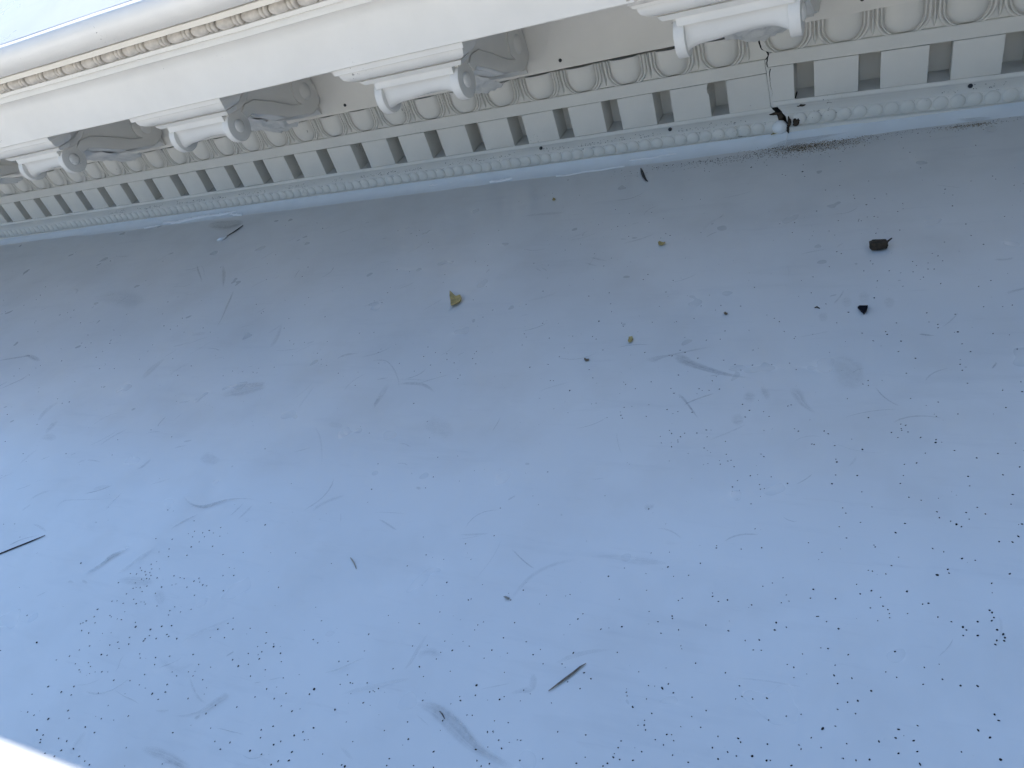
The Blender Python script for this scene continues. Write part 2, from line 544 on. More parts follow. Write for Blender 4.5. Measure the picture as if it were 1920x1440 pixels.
bp_ = [(-2.80, 1.752, 0.0), (-2.790, 1.735, 0.05), (-2.772, 1.70, 0.15), (-2.768, 1.64, 0.35), (-2.765, 1.58, 0.55), (-2.752, 1.52, 0.8), (-2.715, 1.475, 1.0), (-2.66, 1.452, 1.0), (-2.58, 1.445, 1.0), (-2.44, 1.475, 0.9), (-2.30, 1.56, 0.5)]
nb = 36
for i in range(nb + 1):
    x = -0.675 + 1.35 * i / nb
    fl = max(0.0, (abs(x) - 0.40) / 0.275) ** 2.2
    wv = 0.028 * math.sin(x * 4.4 + 0.5) * (1 - fl)
    for y, z, k in bp_:
        V.append((x * P, (y - 0.055 * fl * k) * P, (z + k * (wv - 0.085 * fl)) * P))
nq = len(bp_)
for i in range(nb):
    for j in range(nq - 1):
        q = i * nq + j
        F.append((q, q + 1, q + nq + 1, q + nq))
me_bol = mesh_from('bolster', V, F, PAINT, smooth=True); recalc(me_bol)
me_block = box_mesh('front_block', -0.755, 0.755, -2.845, -2.50, 1.742, 1.862, PAINT, bevel=0.010)
cap_levels = [(0.00, 1.852), (0.055, 1.932), (0.035, 1.940), (0.05, 1.948), (0.10, 1.965), (0.16, 1.995), (0.215, 2.04), (0.24, 2.09), (0.245, 2.138),
              (0.275, 2.143), (0.295, 2.15), (0.30, 2.235)]
V, F = [], []
for o, z in cap_levels:
    V += [(x * P, y * P, z * P) for x, y in ((-0.93 - o, -2.58), (-0.93 - o, -2.85 - o), (0.93 + o, -2.85 - o), (0.93 + o, -2.58))]
for i in range(len(cap_levels) - 1):
    for k in range(4):
        F.append((4 * i + k, 4 * i + (k + 1) % 4, 4 * i + 4 + (k + 1) % 4, 4 * i + 4 + k))
F.append((0, 1, 2, 3)); F.append(tuple(4 * (len(cap_levels) - 1) + k for k in (3, 2, 1, 0)))
me_cap = mesh_from('cap', V, F, PAINT); recalc(me_cap)
me_cap.polygons.foreach_set('use_smooth', [True] * len(me_cap.polygons)); me_cap.set_sharp_from_angle(angle=math.radians(35))
def leaf_mesh(seed):
    # carved acanthus leaf clinging to the underside, with ribs and ragged lobes
    V, F = [], []
    nu, nv = 30, 22
    for i in range(nu + 1):
        t = i / nu
        y = -2.26 + 1.62 * t
        zc = 1.60 - (y + 2.22) * 0.50
        for j in range(nv + 1):
            s = -1 + 2 * j / nv
            half = 0.56 * (0.72 + 0.22 * abs(math.sin(t * 9.0 + seed)))
            x = s * half
            rib = 0.045 * abs(math.sin((s * 3.2 + t * 5.5) * 3.0)) * (1 - t * 0.3)
            lob = 0.06 * noise.noise(Vector((s * 3.5, t * 7, seed)))
            drop = 0.10 * (1 - s * s) + rib + lob - 0.05
            if t < 0.12: drop += 0.09 * (1 - t / 0.12) * (1 - s * s)
            V.append((x * P, y * P, (zc - drop) * P))
    for i in range(nu):
        for j in range(nv):
            a = i * (nv + 1) + j
            F.append((a, a + 1, a + nv + 2, a + nv + 1))
    me = mesh_from('acanthus_leaf', V, F, PAINT); recalc(me)
    me.polygons.foreach_set('use_smooth', [True] * len(me.polygons))
    return me
leaves = [leaf_mesh(s) for s in (0.3, 1.7, 2.9)]
MODX = [-8.25, -3.2, 1.87, 6.91, 11.98, 17.03, 22.08, 27.13, 32.2]
for i, xm in enumerate(MODX):
    b = C('modillion', me_body, None, xm)
    b.location.z = OZ * P
    C('cap', me_cap, b)
    C('front_block', me_block, b)
    C('bolster', me_bol, b)
    C('acanthus_leaf', leaves[i % 3], b)
    C('foot', me_foot, b)
    for s in (1, -1):
        r = (0, 0, 0) if s == 1 else (0, 0, math.pi)
        def side(name, me, y=0.0, z=0.0, x=0.0):
            o = C(name, me, b, s * x, y, z)
            if s == -1: o.scale = (-1, 1, 1)
            return o
        side('scroll_band', me_ribbon, x=0.812)
        side('neck_band', me_neck, x=0.812)
        side('side_scroll', me_rim, x=0.665)
        side('scroll_eye', me_eye, FSY, FSZ, 0.810)
        side('scroll_eye', me_big_eye, -0.45, 1.42, 0.795)

# paint flaking off the corona's lower edge above the last modillion
V, F = [], []
for i in range(41):
    for j in range(9):
        x = 20.82 + 1.5 * i / 40; t = j / 8
        z = 2.20 + 0.13 * t
        V.append(((x - OX) * P, (-3.196 - 0.045 * max(0, noise.noise(Vector((x * 16, t * 9, 1)))) * math.sin(math.pi * t)) * P, z * P))
for i in range(40):
    for j in range(8):
        a = i * 9 + j
        F.append((a, a + 1, a + 10, a + 9))
me = mesh_from('flaking_paint', V, F, GRIME_SHADE); recalc(me)
# (kept proud of the corona face, follows its lower edge)
flake = C('flaking_paint', me)

def screw_mesh(name, r):
    bm = bmesh.new()
    prof = [(r, 0.0), (r, 0.012), (r * 0.72, 0.026), (r * 0.30, 0.030), (r * 0.26, 0.010), (0.0001, 0.010)]
    seg = 14
    rings = []
    for rr, h in prof:
        rings.append([bm.verts.new((rr * math.cos(2 * math.pi * k / seg) * P, -h * P, rr * math.sin(2 * math.pi * k / seg) * P)) for k in range(seg)])
    for a, b in zip(rings[:-1], rings[1:]):
        for k in range(seg):
            bm.faces.new((a[k], a[(k + 1) % seg], b[(k + 1) % seg], b[k]))
    bmesh.ops.recalc_face_normals(bm, faces=bm.faces)
    me = bpy.data.meshes.new(name); bm.to_mesh(me); bm.free()
    me.materials.append(STEEL)
    return me
me_screw = screw_mesh('screw', 0.032)
for x, z in ((18.439, 0.901), (13.375, 0.880), (8.35, 0.89), (3.3, 0.89), (23.5, 0.90)):
    C('screw', me_screw, bed_board, x - OX, YB - 0.001, z)

# ------------------------------------------------------------------ the two lengths of dentil moulding
CRACK = [(21.905, 0.60), (21.921, 0.524), (21.951, 0.38), (22.065, 0.322), (22.026, 0.168), (22.034, 0.092), (22.087, 0.078), (22.063, 0.012),
         (22.057, -0.153), (22.085, -0.342), (22.078, -0.528), (22.128, -0.552), (22.22, -0.62), (22.30, -0.70), (22.33, -0.85), (22.36, -1.05)]
CRACKL = [(21.893, 0.60), (21.910, 0.50), (21.938, 0.392), (22.040, 0.335), (22.035, 0.245), (21.985, 0.225), (21.994, 0.054), (22.002, -0.113), (22.015, -0.393), (22.016, -0.566),
          (22.06, -0.64), (22.14, -0.72), (22.18, -0.85), (22.20, -1.05)]
def interp(line, z):
    if z >= line[0][1]: return line[0][0]
    for (xa, za), (xb, zb) in zip(line[:-1], line[1:]):
        if zb <= z <= za:
            return xa + (xb - xa) * (za - z) / max(1e-6, za - zb)
    return line[-1][0]
def ragged(line, dx=0.0, amp=0.012, seed=0.0):
    return lambda z: interp(line, z) + dx + amp * noise.noise(Vector((seed, z * 14.0, 2.0)))

PITCH = 0.857
def u_curve(w, zb, zc, H, n=22):
    pts = []
    m1 = 4
    for i in range(m1): pts.append((-w, H + (zc - H) * i / m1))
    for i in range(n + 1):
        a = math.pi * i / n
        pts.append((-w * math.cos(a), zc - (zc - zb) * math.sin(a)))
    for i in range(1, m1 + 1): pts.append((w, zc + (H - zc) * i / m1))
    return pts
EH = 0.468
def egg_mesh():
    U = u_curve(0.282, -0.012, 0.250, EH)
    V, F = [], []
    T = 7
    for j in range(T + 1):
        t = j / T
        h = 0.118 * math.sqrt(max(0, 1 - (1 - t) ** 2))
        for x, z in U:
            sz = min(max(z, 0.24), EH)
            V.append((x * (1 - t) * P, (0.045 - h) * P, max(0.001, z + (sz - z) * t) * P))
    n = len(U)
    for j in range(T):
        for i in range(n - 1):
            a = j * n + i
            F.append((a, a + 1, a + n + 1, a + n))
    # flat top under the board
    V.append((0, 0.045 * P, EH * P)); c = len(V) - 1
    rim = [j * n for j in range(T + 1)] + [j * n + n - 1 for j in reversed(range(T + 1))]
    for a, b in zip(rim[:-1], rim[1:]):
        F.append((a, b, c))
    me = mesh_from('egg', V, F, PAINT); recalc(me)
    me.polygons.foreach_set('use_smooth', [True] * len(me.polygons)); me.set_sharp_from_angle(angle=math.radians(55))
    return me
def rim_sweep(w, zb, zc, rr, lift, V, F):
    U = u_curve(w, zb, zc, EH, 24)
    n0 = len(V)
    prof = [(-1, 0.0), (-0.8, 0.6), (-0.3, 0.95), (0.3, 0.95), (0.8, 0.6), (1, 0.0)]
    for i, (x, z) in enumerate(U):
        a = U[max(0, i - 1)]; b = U[min(len(U) - 1, i + 1)]
        d = Vector((b[0] - a[0], b[1] - a[1])).normalized()
        nx_, nz_ = -d.y, d.x
        for o, h in prof:
            V.append(((x + nx_ * o * rr) * P, (0.045 - lift - h * rr * 1.5) * P, max(0.001, z + nz_ * o * rr) * P))
    k = len(prof)
    for i in range(len(U) - 1):
        for j in range(k - 1):
            a = n0 + i * k + j
            F.append((a, a + 1, a + k + 1, a + k))
    for e in (0, len(U) - 1):
        F.append(tuple(n0 + e * k + j for j in range(k)))
def shell_mesh():
    V, F = [], []
    rim_sweep(0.309, -0.040, 0.245, 0.017, 0.020, V, F)
    rim_sweep(0.366, -0.066, 0.240, 0.025, 0.016, V, F)
    me = mesh_from('shell', V, F, PAINT); recalc(me)
    me.polygons.foreach_set('use_smooth', [True] * len(me.polygons)); me.set_sharp_from_angle(angle=math.radians(60))
    return me
def dart_mesh():
    V = []
    lev = [(EH, 0.018, 0.075), (0.30, 0.022, 0.065), (0.14, 0.034, 0.050), (0.06, 0.020, 0.028), (0.015, 0.004, 0.008)]
    for z, w, h in lev:
        V += [(-w * P, 0.045 * P, z * P), (-w * 0.3 * P, (0.045 - h) * P, z * P), (w * 0.3 * P, (0.045 - h) * P, z * P), (w * P, 0.045 * P, z * P)]
    F = []
    for i in range(len(lev) - 1):
        for k in range(3):
            F.append((4 * i + k, 4 * i + k + 1, 4 * i + 5 + k, 4 * i + 4 + k))
    F.append((0, 1, 2, 3))
    me = mesh_from('dart', V, F, PAINT); recalc(me)
    me.polygons.foreach_set('use_smooth', [True] * len(me.polygons)); me.set_sharp_from_angle(angle=math.radians(50))
    return me
ME_EGG, ME_SHELL, ME_DART = egg_mesh(), shell_mesh(), dart_mesh()
GAP = 0.319
ME_DENTIL = box_mesh('dentil', GAP, 1.0, 0.0, 0.50, -0.598, -0.006, PAINT, bevel=0.010)
ME_BEAD = dome_mesh('bead', '-y', 0.1125, 0.036, PAINT, rings=5, seg=20)
ME_LOW_SCREW = screw_mesh('screw', 0.036)

def moulding(root, x0, x1, e0, e1, dent_x, dart_x, bead_x, cut0=None, cut1=None, seed=0):
    """x values are in the root's own frame (pitches); e0, e1 are ragged end functions of z or None"""
    def add(name, me, parent=root, x=0.0, y=0.0, z=0.0, rot=(0, 0, 0)):
        return link(name, me, parent, (x * P, y * P, z * P), rot)
    band = [(0.35, 0.232), (0.012, 0.232), (0.0, 0.222), (0.0, 0.006), (0.008, 0.0), (0.50, 0.0)]
    add('fascia_band', extrude('fascia_band', band, x0, x1, PAINT, e0, e1, step=0.04, wob=0.006))
    add('back_board', extrude('back_board', [(0.501, 0.01), (0.501, -0.61)], x0, x1, PAINT, e0, e1, step=0.1))
    sill = [(0.55, -0.600), (-0.004, -0.600), (-0.010, -0.615)] + [(-0.012 - 0.040 * (1 - math.cos(a * math.pi / 10)), -0.615 - 0.055 * math.sin(a * math.pi / 10)) for a in range(1, 6)] + \
           [(-0.058, -0.676), (-0.085, -0.690), (-0.155, -0.748), (-0.168, -0.770)]
    add('sill', extrude('sill', sill, x0, x1, PAINT, e0, e1, step=0.05, smooth=True, wob=0.008))
    strip_pf = [(-0.168, -0.770), (-0.162, -0.780), (-0.162, -0.990), (-0.200, -0.996), (-0.225, -1.004), (-0.228, -1.030), (-0.226, -1.19)]
    strip = add('bead_strip', extrude('bead_strip', strip_pf, x0, x1, PAINT, e0, e1, step=0.05, wob=0.008))
    panel_pf = [(0.35, 0.700), (0.045, 0.700), (0.045, 0.232)]
    panel = add('egg_panel', extrude('egg_panel', panel_pf, x0, x1, PAINT, e0, e1, step=0.04))
    rnd = random.Random(seed)
    for x in dent_x:
        o = add('dentil', ME_DENTIL, root, x, rnd.uniform(-0.004, 0.006), rnd.uniform(-0.002, 0.002))
        o.scale = (rnd.uniform(0.992, 1.004), 1, 1)
    for i, x in enumerate(dart_x):
        if e0 and i == 0: continue
        add('dart', ME_DART, panel, x, 0, 0.232)
    for a, b in zip(dart_x[:-1], dart_x[1:]):
        e = add('egg', ME_EGG, panel, (a + b) / 2, rnd.uniform(-0.004, 0.004), 0.232)
        s = add('shell', ME_SHELL, panel, (a + b) / 2, 0, 0.232)
        e.scale = s.scale = ((b - a) / PITCH, 1, 1)
    for x in bead_x:
        w = 0.008 * noise.noise(Vector((x * 0.45, 3.1, -0.18)))
        add('bead', ME_BEAD, strip, x, -0.161, -0.885 + w + rnd.uniform(-0.004, 0.004), (0, rnd.uniform(0, 6.28), 0))
    return strip

# left length: its frame origin sits at x = 20
left = link('dentil_moulding', None, loc=W(OX, 0, 0))
tag(left, 'long white moulding left of the crack with egg course, dentils and bead string', 'moulding', 'dentil moulding lengths under the modillions', 'thing')
darts = []
ks = list(range(-13, 26))
for k in ks:
    if k < 15: x = 0.516 + (13.159 - 0.516) * k / 15
    else: x = 13.159 + (20.014 - 13.159) * (k - 15) / 8
    if x < 21.9: darts.append(x - OX)
def lx(f): return lambda z: f(z) - OX
strip_l = moulding(left, XL - OX, 22.0 - OX, None, lx(ragged(CRACKL, seed=3.0)),
                   [k - OX for k in range(-10, 20)], darts, [14.696 + 0.2292 * k - OX for k in range(-106, 33)], seed=4)
# last dentil of the left length, broken along the crack
def ragged_dentil(name, xa, fa, xb, fb):
    n = 20
    V, F = [], []
    for i in range(n + 1):
        z = -0.006 - (0.592) * i / n
        a = fa(z) if fa else xa
        b = fb(z) if fb else xb
        for x, y in ((a, 0.5), (a, 0.0), (b, 0.0), (b, 0.5)):
            V.append((x * P, y * P, z * P))
    for i in range(n):
        for k in range(4):
            F.append((4 * i + k, 4 * i + (k + 1) % 4, 4 * i + 4 + (k + 1) % 4, 4 * i + 4 + k))
    F.append((0, 1, 2, 3)); F.append(tuple(4 * n + k for k in (3, 2, 1, 0)))
    me = mesh_from(name, V, F, PAINT); recalc(me)
    return me
link('dentil', ragged_dentil('broken_dentil', 21.319 - OX, None, 0, lx(ragged(CRACKL, seed=3.0))), left)
# the dentil before it has a chipped edge
def chip(z):
    if not -0.20 < z < -0.02: return 21.0 - OX
    t = (z + 0.20) / 0.18
    return 21.0 - OX - 0.032 * math.sin(math.pi * t) ** 0.6 * (0.55 + 0.9 * abs(noise.noise(Vector((0.5, z * 30, 1.0)))))
link('dentil', ragged_dentil('chipped_dentil', 20.319 - OX, None, 0, chip), left)
# sliver of filler wedged in the joint
V, F = [], []
n = 40
for i in range(n + 1):
    z = 0.225 - 0.83 * i / n
    a = ragged(CRACKL, 0.006, seed=3.0)(z) - OX
    b = ragged(CRACK, -0.018, 0.016, seed=8.0)(z) - OX
    b = max(b, a + 0.004)
    V += [(a * P, 0.0035 * P, z * P), (b * P, 0.004 * P, z * P), (b * P, 0.3 * P, z * P)]
for i in range(n):
    for k in range(2):
        q = 3 * i + k
        F.append((q, q + 3, q + 4, q + 1))
me = mesh_from('filler_sliver', V, F, PAINT); recalc(me)
link('filler_sliver', me, left)
for x, z in ((17.591, -0.667), (20.239, -0.669)):
    link('screw', ME_LOW_SCREW, left, ((x - OX) * P, -0.088 * P, (z - 0.022) * P), (math.radians(-42), 0, 0))

# right length: a little higher at the crack and tilted
RX = 22.44
ROLL = math.radians(1.9)
rloc = W(RX, 0, 0.083)
rightm = link('dentil_moulding', None, loc=rloc, rot=(0, ROLL, 0))
tag(rightm, 'short white moulding right of the crack, egg and dart over wide dentils, slightly tilted', 'moulding', 'dentil moulding lengths under the modillions', 'thing')
def rx(f): return lambda z: f(z + 0.083 + 0.013) - RX
rdarts = [22.02 - RX + 0.18 - 0.857 + PITCH * k for k in range(1, 15)]
rdarts = [23.628 - RX + 0.850 * (k - 1) for k in range(-1, 14)]
strip_r = moulding(rightm, 22.1 - RX, XR - RX, rx(ragged(CRACK, 0.0, seed=8.0)), None,
                   [k for k in range(0, 11)], rdarts, [23.470 - RX + 0.2345 * k for k in range(-4, 42)], seed=9)
link('dentil', ragged_dentil('broken_dentil', 0, rx(ragged(CRACK, 0.0, seed=8.0)), 0.0, None), rightm)
link('screw', ME_LOW_SCREW, rightm, ((25.037 - RX) * P, -0.088 * P, -0.70 * P), (math.radians(-42), 0, 0))

# rotten wood, old leaves and a loose bead in the open joint
rot = link('rotten_wood', lump_mesh('rotten_wood', 0.16, ROT, (0.55, 0.5, 1.25), 0.9, 2.3, 3), left, ((22.27 - OX) * P, 0.02 * P, -0.87 * P))
rnd = random.Random(5)
for (x, y, z, r, sq) in ((22.10, -0.10, -0.68, 0.05, (1.5, .5, .5)), (22.19, -0.13, -0.73, 0.06, (.8, .5, 1.5)), (22.33, -0.19, -0.84, 0.055, (.5, .4, 1.6)),
                        (22.43, -0.19, -0.86, 0.062, (.8, .4, 1.1)), (22.47, -0.19, -0.83, 0.042, (.9, .4, 1.0)), (22.31, -0.21, -0.95, 0.06, (.5, .5, 1.5)), (22.52, -0.085, -0.615, 0.05, (1.6, .4, .35))):
    link('rot_fragment', lump_mesh('rot_fragment', r, ROT, sq, 0.8, 2.5, rnd.random() * 9, 2), rot,
         ((x - 22.27) * P, (y - 0.02) * P, (z + 0.87) * P))
void = box_mesh('joint_cavity', -0.10, 0.42, 0.02, 0.3, -0.42, 0.12, DARKVOID)
link('joint_cavity', void, left, ((22.02 - OX) * P, 0.012 * P, -0.62 * P))
slit = box_mesh('joint_slit', -0.12, 0.14, 0.06, 0.3, 0.0, 1.25, DARKVOID)
link('joint_slit', slit, left, ((22.0 - OX) * P, 0.0, -0.6 * P))
loose = link('loose_bead', lump_mesh('loose_bead', 0.125, CAULK, (1.05, 0.8, 1.0), 0.12, 2.0, 2, 3), W(22.17, -0.19, -0.90) and None)
loose.location = W(22.17, -0.185, -0.905)
tag(loose, 'oversized pale bead lump left of the dark joint in the bead string', 'bead')
def curl_leaf(name, pts, width, material, thick=0.004, twist=0.4):
    """a thin dried strip along pts (world pitches) with a folded cross-section"""
    V, F = [], []
    n = len(pts)
    for i, p in enumerate(pts):
        a = Vector(pts[max(0, i - 1)]); b = Vector(pts[min(n - 1, i + 1)])
        d = (b - a).normalized()
        s = d.cross(Vector((0, 0, 1))).normalized()
        w = width * (math.sin(math.pi * (i + 0.35) / (n - 0.3)) ** 0.8) if n > 2 else width
        up = Vector((0, 0, 1))
        for o, h in ((-1, 0.35), (-0.4, 0.05), (0, -0.0), (0.4, 0.05), (1, 0.35)):
            V.append((Vector(p) + s * o * w * 0.5 + up * h * w * twist))
        for o, h in ((1, 0.35), (0.4, 0.05), (0, 0.0), (-0.4, 0.05), (-1, 0.35)):
            V.append((Vector(p) + s * o * w * 0.5 + up * (h * w * twist - thick)))
    for i in range(n - 1):
        for k in range(10):
            F.append((i * 10 + k, i * 10 + (k + 1) % 10, i * 10 + 10 + (k + 1) % 10, i * 10 + 10 + k))
    F.append(tuple(range(10))); F.append(tuple((n - 1) * 10 + k for k in reversed(range(10))))
    o0 = Vector(pts[0])
    me = mesh_from(name, [(v - o0) * P for v in V], F, material); recalc(me)
    me.polygons.foreach_set('use_smooth', [True] * len(me.polygons)); me.set_sharp_from_angle(angle=math.radians(50))
    return me, W(*o0)
me, loc = curl_leaf('leaf_scrap', [(22.02, -0.24, -0.99), (22.10, -0.24, -0.975), (22.19, -0.23, -0.955), (22.26, -0.21, -0.94)], 0.075, LEAF)
tag(link('leaf_scrap', me, loc=loc), 'brown leaf scrap poking out under the dark open joint', 'leaf')
def tube(name, pts, radii, material, seg=7):
    V, F = [], []
    o0 = Vector(pts[0])
    for i, p in enumerate(pts):
        a = Vector(pts[max(0, i - 1)]); b = Vector(pts[min(len(pts) - 1, i + 1)])
        d = (b - a).normalized()
        s = d.cross(Vector((0, 0, 1)))
        s = s.normalized() if s.length > 1e-4 else Vector((1, 0, 0))
        u = s.cross(d)
        for k in range(seg):
            t = 2 * math.pi * k / seg
            V.append((Vector(p) - o0 + (s * math.cos(t) + u * math.sin(t)) * radii[i]) * P)
    for i in range(len(pts) - 1):
        for k in range(seg):
            F.append((i * seg + k, i * seg + (k + 1) % seg, (i + 1) * seg + (k + 1) % seg, (i + 1) * seg + k))
    F.append(tuple(range(seg))); F.append(tuple((len(pts) - 1) * seg + k for k in reversed(range(seg))))
    me = mesh_from(name, V, F, material); recalc(me)
    me.polygons.foreach_set('use_smooth', [True] * len(me.polygons))
    return me, W(*o0)
me, loc = tube('fibre', [(22.27, -0.26, -0.93), (22.30, -0.30, -1.0), (22.29, -0.42, -1.06), (22.27, -0.62, -1.094)], [0.006, 0.007, 0.006, 0.004], CAULK, 5)
tag(link('fibre', me, loc=loc), 'thin white fibre hanging from the dark open joint to the floor', 'fibre')

# ------------------------------------------------------------------ sealant cove between bead string and floor
def cove(x0, x1, depth, height, lean):
    pts = []
    n = 8
    for i in range(n + 1):
        a = math.pi / 2 * i / n
        y = -0.20 - depth * (1 - math.cos(a)) - lean * i / n
        z = -1.1 + 0.003 + height * (1 - math.sin(a))
        pts.append((y, z))
    return pts
def cove_mesh(x0, x1):
    V, F = [], []
    n = 9
    xs = [x0 + (x1 - x0) * i / max(1, int((x1 - x0) / 0.12)) for i in range(int((x1 - x0) / 0.12) + 1)]
    for x in xs:
        k = noise.noise(Vector((x * 0.9, 0.3, 5.0)))
        k2 = noise.noise(Vector((x * 3.7, 9.3, 5.0)))
        if x < 2.75: d, h, l = 0.26, 0.085, 0.02
        elif x > 23.4: d, h, l = 0.30, 0.085, 0.03
        else: d, h, l = 0.32, 0.108, 0.06
        d += 0.05 * k + 0.015 * k2
        for i in range(n):
            a = math.pi / 2 * i / (n - 1)
            t = i / (n - 1)
            y = -0.220 - d * t - l * t * t
            z = -1.1 + 0.002 + h * ((1 - t) ** (3.0 if 2.75 <= x <= 23.4 else 1.6)) - (0.004 if i == n - 1 else 0)
            V.append(((x - OX) * P, y * P, (z + OZ) * P))
    for i in range(len(xs) - 1):
        for j in range(n - 1):
            q = i * n + j
            F.append((q, q + n, q + n + 1, q + 1))
    me = mesh_from('sealant_cove', V, F, SEALANT); recalc(me)
    me.polygons.foreach_set('use_smooth', [True] * len(me.polygons))
    return me
cv = link('sealant_cove', cove_mesh(XL, XR))
tag(cv, 'glossy pale blue sealant cove where the floor meets the bead string', 'sealant')
# smeared ridges of sealant along its edge
def smear(x, y, length, width, hgt, seed, ang=0.0):
    V, F = [], []
    n, w = 18, 7
    for i in range(n + 1):
        t = i / n
        ww = width * (math.sin(math.pi * min(1, t * 0.96 + 0.02)) ** 0.6) * (0.7 + 0.6 * abs(noise.noise(Vector((t * 4, seed, 0)))))
        px = x + (t - 0.5) * length
        py = y + ang * (t - 0.5) * length + 0.05 * noise.noise(Vector((t * 3, seed, 4)))
        for j in range(w + 1):
            s = -1 + 2 * j / w
            z = hgt * max(0, 1 - s * s) * (0.6 + 0.8 * abs(noise.noise(Vector((t * 9, s * 2, seed)))))
            V.append(((px - OX) * P, (py + s * ww * 0.5) * P, (z - 0.002) * P))
    for i in range(n):
        for j in range(w):
            q = i * (w + 1) + j
            F.append((q, q + 1, q + w + 2, q + w + 1))
    me = mesh_from('sealant_smear', V, F, CAULK); recalc(me)
    me.polygons.foreach_set('use_smooth', [True] * len(me.polygons))
    return me
for a in ((6.9, -0.46, 1.1, 0.16, 0.06, 1, 0.02), (7.6, -0.40, 0.9, 0.12, 0.08, 2, 0.10), (8.5, -0.38, 1.0, 0.10, 0.08, 3, 0.05), (9.1, -0.50, 0.5, 0.10, 0.05, 4, -0.2),
          (16.7, -0.48, 0.5, 0.12, 0.05, 5, 0.1), (6.0, -0.58, 0.6, 0.07, 0.03, 6, 0.05), (18.7, -0.60, 1.4, 0.035, 0.03, 7, 0.03), (19.9, -0.36, 0.9, 0.05, 0.06, 8, 0.02), (15.2, -0.32, 0.7, 0.05, 0.06, 9, 0.02)):
    link('sealant_smear', smear(*a), cv)

